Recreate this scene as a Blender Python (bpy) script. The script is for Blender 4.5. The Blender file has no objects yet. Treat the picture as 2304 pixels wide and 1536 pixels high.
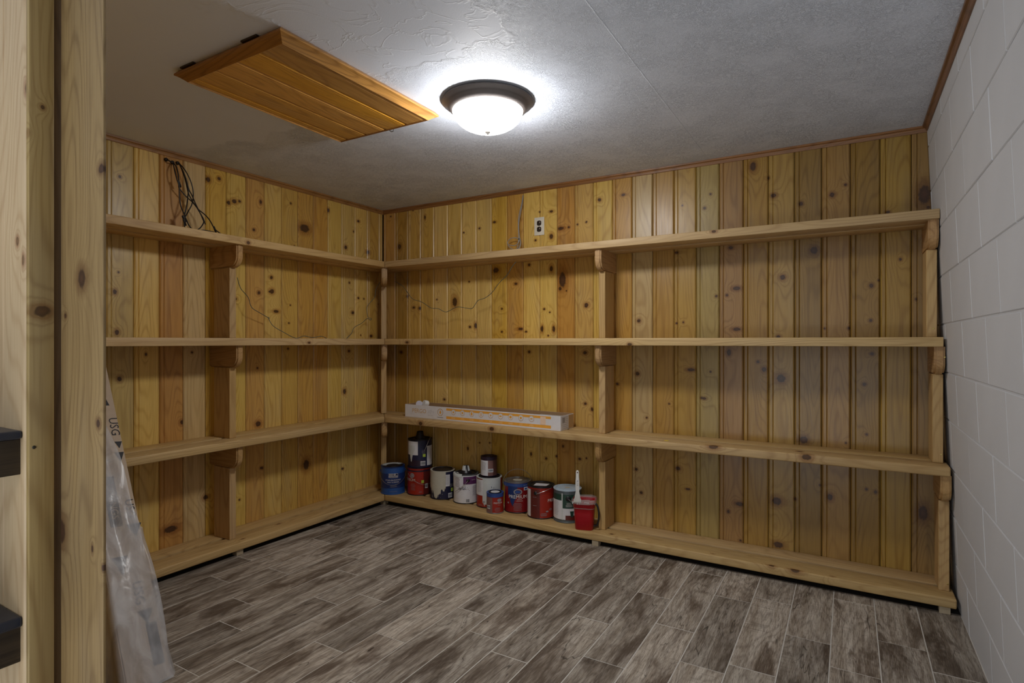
import bpy, bmesh, math, random
from mathutils import Vector, Matrix
random.seed(7)
C = bpy.context.scene.collection
PI = math.pi
# ------------------------------------------------------------------ camera
EYE = 1.125
CAM = Vector((3.0141, -3.1902, EYE))
YAW = 0.5343
cd = bpy.data.cameras.new('camera')
cam = bpy.data.objects.new('camera', cd); C.objects.link(cam)
cam.location = CAM; cam.rotation_euler = (PI / 2, 0, YAW)
cd.sensor_fit = 'HORIZONTAL'; cd.sensor_width = 36.0
cd.lens = 1281.4 / 2304 * 36.0
cd.clip_start = 0.05; cd.clip_end = 50
bpy.context.scene.camera = cam
# ------------------------------------------------------------------ world, exposure
vs = bpy.context.scene.view_settings
vs.view_transform = 'Standard'; vs.look = 'None'; vs.gamma = 1.0; vs.use_curve_mapping = False
vs.exposure = 0.22
w = bpy.data.worlds.new('world'); bpy.context.scene.world = w; w.use_nodes = True
w.node_tree.nodes['Background'].inputs[0].default_value = (0.8, 0.85, 1.0, 1)
w.node_tree.nodes['Background'].inputs[1].default_value = 0.02
LAMP = (1.747, -1.243)
LAMP_GLASS_STRENGTH = 56.0
# hall lamp behind the photographer (the next room's own ceiling light)
def area(name, loc, rot, size, power, col):
    l = bpy.data.lights.new(name, 'AREA'); l.shape = 'RECTANGLE'; l.size, l.size_y = size
    l.energy = power; l.color = col
    o = bpy.data.objects.new(name, l); C.objects.link(o); o.location = loc; o.rotation_euler = rot
    return o
area('hall_light', (2.2, -4.35, 2.04), (0, 0, 0), (0.9, 0.5), 9.0, (0.95, 0.98, 1.0))
# added fill lights: broad one at the rear, low one for the ceiling
area('rear_fill', (1.9, -4.96, 1.15), (PI / 2, 0, 0), (2.8, 1.7), 7.0, (0.85, 0.93, 1.0))
area('ceiling_fill', (2.0, -4.3, 0.12), (math.radians(150), 0, 0), (2.4, 0.9), 27.0, (0.84, 0.92, 1.0))

cy = bpy.context.scene.cycles
cy.max_bounces = 7; cy.diffuse_bounces = 5; cy.glossy_bounces = 3; cy.transparent_max_bounces = 8; cy.transmission_bounces = 2
cy.caustics_reflective = False; cy.caustics_refractive = False
CEIL = 2.104
W0, WL = 3.3197, 0.0433        # right wall at the ceiling, and how far it leans out per metre down
def wall_x(z): return W0 + WL * (CEIL - z)

# ------------------------------------------------------------------ object helpers
def tag(o, label=None, cat=None, group=None, kind=None):
    if label: o['label'] = label
    if cat: o['category'] = cat
    if group: o['group'] = group
    if kind: o['kind'] = kind
    return o
def empty(name, loc=(0, 0, 0), rz=0.0, **k):
    o = bpy.data.objects.new(name, None); C.objects.link(o); o.location = loc
    o.rotation_euler = (0, 0, rz); o.empty_display_size = 0.05
    return tag(o, **k)
def link(name, me, mat=None, parent=None, loc=None, rot=None):
    o = bpy.data.objects.new(name, me); C.objects.link(o)
    if mat is not None and not me.materials: me.materials.append(mat)
    if parent is not None: o.parent = parent
    if loc is not None: o.location = loc
    if rot is not None: o.rotation_euler = rot
    return o
def bm_mesh(bm, smooth=False, name='m'):
    bmesh.ops.recalc_face_normals(bm, faces=bm.faces[:])
    me = bpy.data.meshes.new(name); bm.to_mesh(me); bm.free()
    if smooth is True:
        for p in me.polygons: p.use_smooth = True
    elif smooth:
        me.polygons.foreach_set('use_smooth', [True] * len(me.polygons))
        me.set_sharp_from_angle(angle=math.radians(smooth))
    return me
def raw(verts, faces, smooth=False, name='m'):
    me = bpy.data.meshes.new(name); me.from_pydata([tuple(v) for v in verts], [], faces); me.update()
    if smooth:
        me.polygons.foreach_set('use_smooth', [True] * len(me.polygons))
        if smooth is not True: me.set_sharp_from_angle(angle=math.radians(smooth))
    return me
def add_box(bm, x0, x1, y0, y1, z0, z1, bev=0.0, seg=1):
    r = bmesh.ops.create_cube(bm, size=1.0)
    for v in r['verts']:
        v.co = Vector(((x0 + x1) / 2 + v.co.x * (x1 - x0), (y0 + y1) / 2 + v.co.y * (y1 - y0), (z0 + z1) / 2 + v.co.z * (z1 - z0)))
    if bev > 0:
        es = list({e for v in r['verts'] for e in v.link_edges})
        bmesh.ops.bevel(bm, geom=es, offset=bev, segments=seg, affect='EDGES', profile=0.5)
def box_me(x0, x1, y0, y1, z0, z1, bev=0.0, seg=1):
    bm = bmesh.new(); add_box(bm, x0, x1, y0, y1, z0, z1, bev, seg)
    return bm_mesh(bm, 35 if bev else False)
def add_prism(bm, poly, h0, h1, axis='z', bev=0.0, seg=1):
    """poly of 2D points extruded along axis: z -> (x,y), y -> (x,z), x -> (y,z)"""
    def P(a, b, h):
        return {'z': (a, b, h), 'y': (a, h, b), 'x': (h, a, b)}[axis]
    v0 = [bm.verts.new(P(a, b, h0)) for a, b in poly]; v1 = [bm.verts.new(P(a, b, h1)) for a, b in poly]
    n = len(poly); fs = [bm.faces.new(v0[::-1]), bm.faces.new(v1)]
    for i in range(n): fs.append(bm.faces.new((v0[i], v0[(i + 1) % n], v1[(i + 1) % n], v1[i])))
    if bev > 0:
        es = list({e for f in fs for e in f.edges})
        bmesh.ops.bevel(bm, geom=es, offset=bev, segments=seg, affect='EDGES', profile=0.5)
def prism_me(poly, h0, h1, axis='z', bev=0.0, seg=1, smooth=35):
    bm = bmesh.new(); add_prism(bm, poly, h0, h1, axis, bev, seg); return bm_mesh(bm, smooth)
def lathe_me(prof, n=40, smooth=40, a0=0.0, a1=2 * PI):
    """prof: (r,z) list; closed in angle when full turn"""
    full = abs(a1 - a0 - 2 * PI) < 1e-6; vs_, fs = [], []
    m = n if full else n + 1
    for i in range(m):
        a = a0 + (a1 - a0) * i / n
        for r, z in prof: vs_.append((r * math.cos(a), r * math.sin(a), z))
    k = len(prof)
    for i in range(n):
        j = (i + 1) % m
        for q in range(k - 1):
            fs.append((i * k + q, j * k + q, j * k + q + 1, i * k + q + 1))
    me = raw(vs_, fs, False); bm = bmesh.new(); bm.from_mesh(me); bpy.data.meshes.remove(me)
    bmesh.ops.remove_doubles(bm, verts=bm.verts[:], dist=1e-6)
    return bm_mesh(bm, smooth)
def smooth_pts(pts, sub=5):
    P = [Vector(p) for p in pts]; out = []
    for i in range(len(P) - 1):
        a = P[max(i - 1, 0)]; b = P[i]; c = P[i + 1]; d = P[min(i + 2, len(P) - 1)]
        for s in range(sub):
            t = s / sub
            out.append(0.5 * ((2 * b) + (c - a) * t + (2 * a - 5 * b + 4 * c - d) * t * t + (3 * b - a - 3 * c + d) * t ** 3))
    out.append(P[-1]); return out
def tube_me(pts, r, n=8, sub=5, bm=None):
    P = smooth_pts(pts, sub) if sub else [Vector(p) for p in pts]
    own = bm is None
    if own: bm = bmesh.new()
    rings = []; up = Vector((0.13, 0.21, 1)).normalized(); prev = None
    for i, p in enumerate(P):
        t = (P[min(i + 1, len(P) - 1)] - P[max(i - 1, 0)])
        if t.length < 1e-9: t = Vector((0, 0, 1))
        t.normalize()
        if prev is None:
            s = t.cross(up)
            if s.length < 0.05: s = t.cross(Vector((1, 0, 0)))
        else: s = prev - t * prev.dot(t)
        s.normalize(); prev = s; b = t.cross(s)
        rings.append([bm.verts.new(p + (s * math.cos(2 * PI * k / n) + b * math.sin(2 * PI * k / n)) * r) for k in range(n)])
    for a, b in zip(rings, rings[1:]):
        for k in range(n): bm.faces.new((a[k], a[(k + 1) % n], b[(k + 1) % n], b[k]))
    bm.faces.new(rings[0][::-1]); bm.faces.new(rings[-1])
    if own: return bm_mesh(bm, 60)

# ------------------------------------------------------------------ materials
def srgb(r, g, b):
    f = lambda c: (c / 12.92 if c <= 0.04045 else ((c + 0.055) / 1.055) ** 2.4)
    return (f(r / 255), f(g / 255), f(b / 255), 1.0)
class NT:
    def __init__(s, name):
        s.m = bpy.data.materials.new(name); s.m.use_nodes = True; s.t = s.m.node_tree
        s.b = s.t.nodes['Principled BSDF']; s.out = s.t.nodes['Material Output']
    def n(s, typ, **k):
        nd = s.t.nodes.new(typ)
        for a, v in k.items(): setattr(nd, a, v)
        return nd
    def l(s, a, b): s.t.links.new(a, b)
    def _in(s, sock, v):
        if hasattr(v, 'links') or isinstance(v, bpy.types.NodeSocket): s.l(v, sock)
        else: sock.default_value = v
    def math(s, op, a, b=None, c=None, clamp=False):
        nd = s.n('ShaderNodeMath', operation=op); nd.use_clamp = clamp
        s._in(nd.inputs[0], a)
        if b is not None: s._in(nd.inputs[1], b)
        if c is not None: s._in(nd.inputs[2], c)
        return nd.outputs[0]
    def vm(s, op, a, b=None, out=0):
        nd = s.n('ShaderNodeVectorMath', operation=op); s._in(nd.inputs[0], a)
        if b is not None: s._in(nd.inputs[1], b)
        return nd.outputs[out]
    def mix(s, f, a, b, blend='MIX'):
        nd = s.n('ShaderNodeMix', data_type='RGBA', blend_type=blend)
        s._in(nd.inputs[0], f); s._in(nd.inputs[6], a); s._in(nd.inputs[7], b); return nd.outputs[2]
    def noise(s, vec, scale=1.0, detail=2.0, rough=0.5, dist=0.0):
        nd = s.n('ShaderNodeTexNoise'); s.l(vec, nd.inputs['Vector'])
        nd.inputs['Scale'].default_value = scale; nd.inputs['Detail'].default_value = detail
        nd.inputs['Roughness'].default_value = rough; nd.inputs['Distortion'].default_value = dist
        return nd.outputs['Fac']
    def ramp(s, f, lo, hi, a=0.0, b=1.0):
        nd = s.n('ShaderNodeMapRange', clamp=True, interpolation_type='SMOOTHSTEP')
        s.l(f, nd.inputs[0]); nd.inputs[1].default_value = lo; nd.inputs[2].default_value = hi
        nd.inputs[3].default_value = a; nd.inputs[4].default_value = b; return nd.outputs[0]
    def bump(s, h, strength=0.3, dist=0.001):
        nd = s.n('ShaderNodeBump'); nd.inputs['Strength'].default_value = strength
        nd.inputs['Distance'].default_value = dist; s.l(h, nd.inputs['Height']); s.l(nd.outputs[0], s.b.inputs['Normal'])
def paint(name, col, rough=0.5, metal=0.0, spec=None, bump=0.0):
    t = NT(name); t.b.inputs['Base Color'].default_value = col; t.b.inputs['Roughness'].default_value = rough
    t.b.inputs['Metallic'].default_value = metal
    if spec is not None: t.b.inputs['Specular IOR Level'].default_value = spec
    tc = t.n('ShaderNodeTexCoord').outputs['Object']
    nz = t.noise(tc, 45, 3)
    t.l(t.mix(t.ramp(nz, 0.3, 0.75, 0, 0.10), col, (col[0] * 0.55, col[1] * 0.55, col[2] * 0.55, 1)), t.b.inputs['Base Color'])
    if bump: t.bump(t.noise(tc, 260, 2), bump, 0.0006)
    return t.m
def wood(name, base, dark, knotc=(0.045, 0.018, 0.008, 1), axis='z', knots=(), seed=0.0, rough=0.42, rings=0.55,
         grey=0.25, rand=0.12, auto=0.0, spec=0.4, across='x', freq=62.0):
    """pine: u runs across the board, v along it (object coordinates in metres); knots are (u, v, ru, rv)"""
    t = NT(name); tc = t.n('ShaderNodeTexCoord').outputs['Object']
    oi = t.n('ShaderNodeObjectInfo').outputs['Random']
    sp = t.n('ShaderNodeSeparateXYZ'); t.l(tc, sp.inputs[0])
    ax = {'x': 0, 'y': 1, 'z': 2}; V = sp.outputs[ax[axis]]; U = sp.outputs[ax[across]]
    Wd = sp.outputs[3 - ax[axis] - ax[across]]
    def comb(u, v, w):
        c = t.n('ShaderNodeCombineXYZ'); t._in(c.inputs[0], u); t._in(c.inputs[1], v); t._in(c.inputs[2], w); return c.outputs[0]
    uv = comb(U, V, 0.0)
    off = t.math('MULTIPLY_ADD', oi, 37.0, seed)
    # slow warp so that nothing runs ruler-straight
    kd = None
    uvw = comb(U, V, Wd)
    for kn in knots:
        ku, kv, ru, rv = kn[:4]; kw, iw = (kn[4], 1 / kn[5]) if len(kn) > 4 else (0.0, 0.0)   # optional (w, rw): a knot inside thick stock
        d = t.vm('LENGTH', t.vm('MULTIPLY', t.vm('SUBTRACT', uvw, (ku, kv, kw)), (1 / max(ru, .002), 1 / max(rv, .002), iw)), out=1)
        kd = d if kd is None else t.math('MINIMUM', kd, d)
    if auto > 0:
        vo = t.n('ShaderNodeTexVoronoi', feature='F1'); vo.inputs['Scale'].default_value = 1.0
        t.l(comb(t.math('MULTIPLY', t.math('ADD', U, off), 7.0), t.math('MULTIPLY', t.math('ADD', V, off), 3.4), off), vo.inputs['Vector'])
        sc = t.n('ShaderNodeSeparateColor'); t.l(vo.outputs['Color'], sc.inputs[0])
        rr = t.ramp(sc.outputs[0], 1 - auto, 1.0, 0.001, 0.09)
        d = t.math('DIVIDE', vo.outputs['Distance'], rr)
        kd = d if kd is None else t.math('MINIMUM', kd, d)
    u2 = t.math('MULTIPLY', U, 6.5); v2 = t.math('MULTIPLY', V, 0.8)
    f = t.noise(comb(t.math('ADD', u2, off), t.math('ADD', v2, off), t.math('MULTIPLY', Wd, 6.5)), 1.0, 1.5, 0.4)
    if kd is not None:
        nz = t.noise(comb(t.math('MULTIPLY', U, 120), t.math('MULTIPLY', V, 90), Wd), 1, 1)
        kd = t.math('ADD', kd, t.math('MULTIPLY', t.math('SUBTRACT', nz, 0.5), 0.55))
        f = t.math('ADD', f, t.math('DIVIDE', 0.16, t.math('ADD', 1.0, t.math('POWER', t.math('MULTIPLY', kd, 0.42), 2.0))))
    ring = t.math('MULTIPLY_ADD', t.math('SINE', t.math('MULTIPLY', f, freq * 2.2)), 0.5, 0.5)
    ring = t.math('POWER', ring, 4.0)
    fibre = t.noise(comb(t.math('MULTIPLY', U, 330), t.math('MULTIPLY_ADD', V, 7, off), t.math('MULTIPLY', Wd, 330)), 1, 1, 0.6)
    blot = t.noise(comb(t.math('MULTIPLY_ADD', U, 9, off), t.math('MULTIPLY_ADD', V, 2.2, off), t.math('MULTIPLY', Wd, 9)), 1, 2, 0.55, 0.0)
    c = t.mix(t.math('MULTIPLY', t.math('MULTIPLY', ring, rings), t.ramp(blot, 0.3, 0.62, 0.35, 1.0)), base, dark)
    c = t.mix(t.ramp(fibre, 0.42, 0.8, 0, 0.42), c, dark)
    strk = t.noise(comb(t.math('MULTIPLY_ADD', U, 55, off), t.math('MULTIPLY_ADD', V, 0.9, off), 0.0), 1, 2, 0.6, 0.0)
    c = t.mix(t.ramp(strk, 0.50, 0.72, 0, 0.34), c, dark)
    g = tuple((base[i] * 0.45 + (base[0] + base[1] + base[2]) / 3 * 0.35) for i in range(3)) + (1,)
    c = t.mix(t.ramp(blot, 0.45, 0.78, 0, grey), c, g)
    if kd is not None:
        halo = (dark[0] * 0.75, dark[1] * 0.55, dark[2] * 0.5, 1)
        c = t.mix(t.ramp(kd, 1.0, 2.5, 0.62, 0.0), c, halo)
        c = t.mix(t.ramp(kd, 0.72, 1.12, 0.93, 0.0), c, knotc)
        c = t.mix(t.ramp(kd, 0.0, 0.75, 0.45, 0.0), c, (knotc[0] * 2.4, knotc[1] * 2.2, knotc[2] * 2, 1))
    hs = t.n('ShaderNodeHueSaturation'); t.l(c, hs.inputs['Color'])
    t.l(t.math('MULTIPLY_ADD', oi, 2 * rand, 1 - rand), hs.inputs['Value'])
    t.l(t.math('MULTIPLY_ADD', t.math('FRACT', t.math('MULTIPLY', oi, 7.31)), 0.005, 0.4985), hs.inputs['Hue'])
    t.l(t.math('MULTIPLY_ADD', t.math('FRACT', t.math('MULTIPLY', oi, 3.77)), 0.10, 0.93), hs.inputs['Saturation'])
    t.l(hs.outputs[0], t.b.inputs['Base Color'])
    t.l(t.math('MULTIPLY_ADD', fibre, 0.16, rough - 0.08), t.b.inputs['Roughness'])
    t.b.inputs['Specular IOR Level'].default_value = spec
    t.bump(fibre, 0.14, 0.0006)
    return t.m

# ------------------------------------------------------------------ colours of the place
HONEY = dict(
    light=(srgb(222, 188, 104), srgb(178, 132, 50)),
    mid=(srgb(210, 170, 82), srgb(162, 116, 38)),
    warm=(srgb(204, 158, 74), srgb(154, 104, 34)),
    red=(srgb(198, 148, 78), srgb(148, 98, 42)),
    pale=(srgb(214, 182, 120), srgb(172, 132, 70)),
    grey=(srgb(200, 172, 102), srgb(154, 122, 60)),
    brown=(srgb(186, 146, 74), srgb(136, 98, 40)))
SHELF = (srgb(200, 168, 116), srgb(158, 122, 72))
KN_BACK = [(0.163,1.824,0.0184,0.0233),(0.078,2.055,0.0078,0.0059),(0.402,2.013,0.0087,0.017),(0.292,2.075,0.0074,0.0057),(0.299,1.719,0.0074,0.0057),(0.373,1.721,0.0073,0.0057),(0.741,1.871,0.0079,0.0065),(0.871,1.887,0.0102,0.0085),(0.991,1.916,0.0149,0.0084),(1.412,1.938,0.0154,0.0089),(1.329,1.945,0.0068,0.006),(1.412,1.782,0.0154,0.0198),(1.478,1.825,0.0259,0.0118),(1.532,1.827,0.0085,0.0078),(1.3,1.768,0.0091,0.008),(1.734,1.969,0.012,0.0113),(1.647,1.845,0.0062,0.0057),(1.59,1.838,0.0063,0.0058),(0.299,1.371,0.0148,0.0103),(0.354,1.364,0.0146,0.0137),(0.509,1.421,0.0084,0.0067),(0.667,1.398,0.0243,0.0394),(0.787,1.532,0.0079,0.0065),(0.794,1.224,0.0118,0.0097),(0.839,1.232,0.0116,0.0235),(1.049,1.34,0.0085,0.0073),(1.049,1.189,0.0085,0.0073),(1.19,1.206,0.0211,0.0102),(1.231,1.188,0.0104,0.0071),(1.155,1.499,0.0142,0.0092),(1.003,1.596,0.0271,0.0209),(1.254,1.615,0.0115,0.0101),(1.412,1.58,0.0132,0.0218),(1.489,1.506,0.028,0.0587),(1.473,1.453,0.013,0.0137),(1.516,1.437,0.0054,0.0068),(1.647,1.34,0.0134,0.0124),(1.362,1.329,0.0089,0.008),(1.401,1.308,0.0066,0.0059),(1.346,1.205,0.0124,0.024),(1.429,1.204,0.0121,0.0237),(1.39,1.162,0.0067,0.006),(1.774,1.336,0.0069,0.0066),(1.798,1.335,0.0049,0.0065),(0.239,1.454,0.012,0.0092),(0.179,1.046,0.0153,0.0116),(1.254,1.059,0.0115,0.0101),(1.637,1.06,0.0093,0.0086),(1.73,1.971,0.0111,0.0104),(1.649,1.847,0.0063,0.0058),(1.881,1.98,0.0141,0.009),(2.221,1.877,0.0053,0.0054),(2.371,1.92,0.007,0.0073),(2.34,1.848,0.0091,0.0095),(2.584,2.036,0.0177,0.0272),(2.658,1.965,0.0064,0.009),(2.681,1.872,0.0154,0.0129),(2.807,1.814,0.0112,0.0126),(2.943,1.841,0.0123,0.0142),(3.0,1.882,0.0073,0.0075),(3.17,1.73,0.0106,0.0073),(3.31,1.795,0.0285,0.0529),(3.324,1.735,0.0086,0.0079),(1.649,1.346,0.0151,0.014),(1.974,1.244,0.0126,0.0123),(2.226,1.231,0.0053,0.0054),(2.189,1.226,0.0064,0.0065),(2.401,1.368,0.008,0.0083),(2.455,1.371,0.0078,0.0082),(2.504,1.405,0.023,0.0123),(2.724,1.451,0.0151,0.0148),(2.865,1.577,0.0194,0.0221),(3.105,1.39,0.0101,0.0119),(3.219,1.506,0.0067,0.0081),(3.135,1.413,0.0046,0.0055),(3.279,1.319,0.0036,0.0071),(3.103,1.225,0.0078,0.0083),(3.014,1.189,0.0072,0.0084),(2.911,1.189,0.005,0.0057),(2.504,1.19,0.023,0.0102),(2.704,1.149,0.0117,0.0089),(2.475,1.622,0.0136,0.0103),(2.189,1.619,0.0128,0.0086),(1.64,1.057,0.0151,0.0117),(1.966,0.94,0.0137,0.0134),(2.268,0.97,0.0249,0.0106),(2.371,0.962,0.006,0.0063),(2.325,0.818,0.0082,0.0084),(2.608,1.02,0.0084,0.009),(2.637,0.981,0.0128,0.015),(2.717,0.937,0.0249,0.0256),(3.108,1.067,0.0093,0.0083),(3.077,0.921,0.0094,0.0092),(1.845,0.876,0.0095,0.0091),(2.465,1.067,0.0127,0.0206),(2.338,0.816,0.0135,0.0086),(2.148,0.777,0.0055,0.0056),(1.642,0.749,0.0104,0.0096),(1.683,0.721,0.0064,0.0095),(2.02,0.69,0.0069,0.0068),(2.819,0.634,0.0229,0.0218),(3.086,0.683,0.0064,0.0066),(3.001,0.635,0.005,0.0058),(1.959,0.389,0.0106,0.0103),(1.988,0.258,0.0105,0.0103),(2.197,0.421,0.0153,0.0132),(2.251,0.313,0.015,0.0066),(2.462,0.222,0.008,0.0105),(2.518,0.27,0.0235,0.0125),(2.697,0.311,0.0257,0.0243),(2.934,0.364,0.0135,0.0194),(3.122,0.414,0.0079,0.0094),(3.086,0.423,0.0064,0.0076),(2.704,0.089,0.0275,0.0182),(3.305,0.343,0.022,0.0407),(2.523,0.079,0.0059,0.0063),(2.781,0.333,0.0072,0.008),(2.891,0.417,0.0043,0.0049),(0.576,0.72,0.0117,0.0094),(0.777,0.396,0.0093,0.0153),(0.873,0.443,0.0072,0.006),(0.954,0.45,0.0071,0.006),(1.268,0.407,0.0081,0.0143),(1.376,0.39,0.0095,0.0098),(1.447,0.411,0.0077,0.0084),(1.493,0.478,0.0076,0.0097),(1.605,0.411,0.0111,0.0088),(1.649,0.42,0.0058,0.0068),(1.642,0.748,0.0088,0.0081),(1.686,0.715,0.0101,0.0094)]
KN_LEFT = [(-1.795,1.916,0.0078,0.0086),(-1.357,2.01,0.0153,0.0167),(-1.295,2.03,0.0116,0.012),(-1.204,1.923,0.0177,0.0143),(-1.237,1.908,0.013,0.0142),(-1.171,1.93,0.0101,0.0093),(-1.034,1.955,0.0096,0.015),(-1.079,1.782,0.0106,0.0095),(-1.817,1.362,0.0106,0.0138),(-1.808,1.169,0.0119,0.0152),(-1.801,1.457,0.0031,0.0035),(-1.196,1.368,0.0107,0.0099),(-1.046,1.414,0.0116,0.012),(-0.958,1.429,0.0182,0.0176),(-1.797,0.945,0.0114,0.0139),(-1.498,0.701,0.0129,0.0144),(-1.446,1.067,0.007,0.0077),(-1.056,0.968,0.0067,0.0069),(-1.051,0.637,0.0212,0.0189),(-1.032,0.372,0.0087,0.0086),(-1.677,1.061,0.0068,0.0094),(-1.557,0.156,0.0395,0.0208),(-1.372,0.277,0.0174,0.0152),(-1.025,0.371,0.0094,0.0093),(-1.171,0.216,0.0068,0.0071),(-0.822,1.991,0.0071,0.0079),(-0.716,1.852,0.045,0.0305),(-0.52,2.008,0.0095,0.016),(-0.368,1.78,0.016,0.0154),(-0.295,1.902,0.0075,0.0089),(-0.25,1.983,0.0137,0.0102),(-0.156,1.775,0.0191,0.0161),(-0.795,1.727,0.006,0.005),(-0.961,1.513,0.0121,0.0125),(-0.972,1.426,0.0099,0.0086),(-0.825,1.353,0.0059,0.005),(-0.836,1.24,0.007,0.0059),(-0.335,1.537,0.0088,0.0089),(-0.25,1.435,0.0107,0.009),(-0.196,1.433,0.0078,0.0069),(-0.302,1.328,0.0179,0.0134),(-0.928,1.309,0.0225,0.0116),(-0.124,1.165,0.0161,0.0116),(-0.043,1.402,0.0083,0.0071),(-0.227,1.17,0.0062,0.0057),(-0.842,1.08,0.0082,0.0079),(-0.339,1.058,0.0132,0.0111),(-1.03,0.372,0.0083,0.0083),(-0.396,0.245,0.0112,0.0097),(-0.704,0.33,0.027,0.04),(-0.38,0.779,0.0162,0.0216)]
BLACK = [
[(0.012,-1.5821,2.0565),(0.03,-1.5789,2.0456),(0.03,-1.5644,2.0406),(0.012,-1.5473,2.0406)] ,
[(0.01,-1.5506,2.0505),(0.05,-1.5652,2.0017),(0.06,-1.5591,1.9545),(0.06,-1.5474,1.9218),(0.06,-1.5459,1.8747),(0.06,-1.5401,1.8254),(0.07,-1.5294,1.7847),(0.08,-1.5232,1.755),(0.09,-1.5141,1.7229),(0.1,-1.5018,1.7001)] ,
[(0.01,-1.5506,2.0505),(0.04,-1.548,2.0166),(0.05,-1.5448,1.9684),(0.05,-1.5418,1.9364),(0.05,-1.5404,1.9129),(0.05,-1.5062,1.8787),(0.06,-1.4787,1.8532),(0.07,-1.4507,1.8183),(0.09,-1.4252,1.7904),(0.11,-1.4121,1.7601),(0.13,-1.4038,1.7228),(0.14,-1.3892,1.7059),(0.15,-1.3729,1.6923)] ,
[(0.012,-1.5237,2.0545),(0.05,-1.5241,2.0094),(0.06,-1.5119,1.9661),(0.06,-1.4999,1.9179),(0.06,-1.5029,1.8722),(0.07,-1.5146,1.8205),(0.07,-1.5235,1.7829),(0.08,-1.5336,1.7502),(0.09,-1.5363,1.7071)] ,
[(0.012,-1.5237,2.0545),(0.05,-1.5152,2.0177),(0.06,-1.4938,1.9735),(0.06,-1.4771,1.9262),(0.06,-1.4741,1.8845),(0.07,-1.4875,1.8381),(0.07,-1.5026,1.805),(0.08,-1.5232,1.7729),(0.08,-1.5351,1.7499)] ,
[(0.012,-1.5237,2.0545),(0.05,-1.5211,2.0042),(0.06,-1.5089,1.9548),(0.06,-1.4969,1.9156),(0.07,-1.4845,1.8809),(0.08,-1.472,1.8401),(0.09,-1.4564,1.7997),(0.1,-1.4484,1.7697),(0.11,-1.4482,1.7475),(0.12,-1.4711,1.7153),(0.13,-1.4952,1.6953),(0.14,-1.4708,1.6999),(0.14,-1.4367,1.7011),(0.15,-1.4146,1.6977)] ,
[(0.012,-1.5237,2.0545),(0.04,-1.5244,2.0198),(0.05,-1.5092,1.9622),(0.06,-1.4999,1.8969),(0.07,-1.4845,1.8568),(0.08,-1.4658,1.8232),(0.09,-1.4533,1.7942),(0.1,-1.4437,1.7676),(0.11,-1.4388,1.7386)] ,]
GREY = [
[(1.2136,-0.008,2.0628),(1.2149,-0.03,2.001),(1.2044,-0.045,1.9273),(1.2025,-0.05,1.8713),(1.2041,-0.05,1.827),(1.2057,-0.05,1.7826),(1.2009,-0.05,1.7499),(1.2035,-0.06,1.7262),(1.1997,-0.07,1.7058)] ,
[(1.2152,-0.008,2.0626),(1.2197,-0.03,2.0004),(1.2124,-0.045,1.9264),(1.2057,-0.05,1.871),(1.2089,-0.05,1.8044),(1.2168,-0.05,1.7706),(1.2197,-0.055,1.742),(1.2098,-0.06,1.7146),(1.2061,-0.07,1.7025)] ,
[(1.2057,-0.05,1.7799),(1.1843,-0.06,1.7852),(1.1522,-0.06,1.7832),(1.1295,-0.06,1.763),(1.136,-0.06,1.7458),(1.1683,-0.06,1.7361),(1.1971,-0.06,1.7405),(1.2101,-0.055,1.7594),(1.2104,-0.05,1.7767)] ,
[(1.1295,-0.06,1.7603),(1.1344,-0.06,1.7376),(1.1581,-0.07,1.7203),(1.1806,-0.07,1.7074),(1.2093,-0.07,1.705),(1.2225,-0.06,1.73),(1.2228,-0.055,1.761),(1.2104,-0.05,1.7794)] ,]
GREEN_BACK = [(0.1745,-0.06,1.5617),(0.2734,-0.09,1.5198),(0.3349,-0.11,1.4704),(0.394,-0.12,1.4207),(0.4719,-0.12,1.3981),(0.5551,-0.12,1.3541),(0.6163,-0.12,1.3479),(0.6832,-0.12,1.3236),(0.7685,-0.12,1.3529),(0.8455,-0.12,1.3454),(0.8959,-0.12,1.3418),(0.9395,-0.12,1.3898),(0.9947,-0.12,1.4051),(1.0556,-0.13,1.4374),(1.1215,-0.15,1.4927),(1.1916,-0.17,1.5362),(1.2376,-0.19,1.5799),(1.2714,-0.2,1.6083)]
GREEN_LEFT = [(0.14,-1.2786,1.4734),(0.12,-1.2437,1.4179),(0.1,-1.1859,1.3746),(0.09,-1.1564,1.3194),(0.08,-1.0938,1.2894),(0.07,-1.0291,1.2626),(0.07,-1.0342,1.2645),(0.08,-1.0095,1.2184),(0.09,-0.9404,1.179),(0.1,-0.8631,1.1374),(0.1,-0.8043,1.1592),(0.1,-0.7376,1.1497),(0.11,-0.6774,1.1582),(0.12,-0.644,1.138)]
GREEN_CORNER = [(0.12,-0.1554,1.5502),(0.1,-0.1792,1.4982),(0.09,-0.1815,1.4419),(0.08,-0.2369,1.3825),(0.08,-0.2477,1.354),(0.08,-0.2369,1.2985),(0.08,-0.2027,1.2885),(0.08,-0.2136,1.2768),(0.08,-0.2446,1.287),(0.09,-0.3076,1.2515),(0.1,-0.3836,1.2222),(0.1,-0.4124,1.1786),(0.11,-0.4643,1.1407)]
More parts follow.
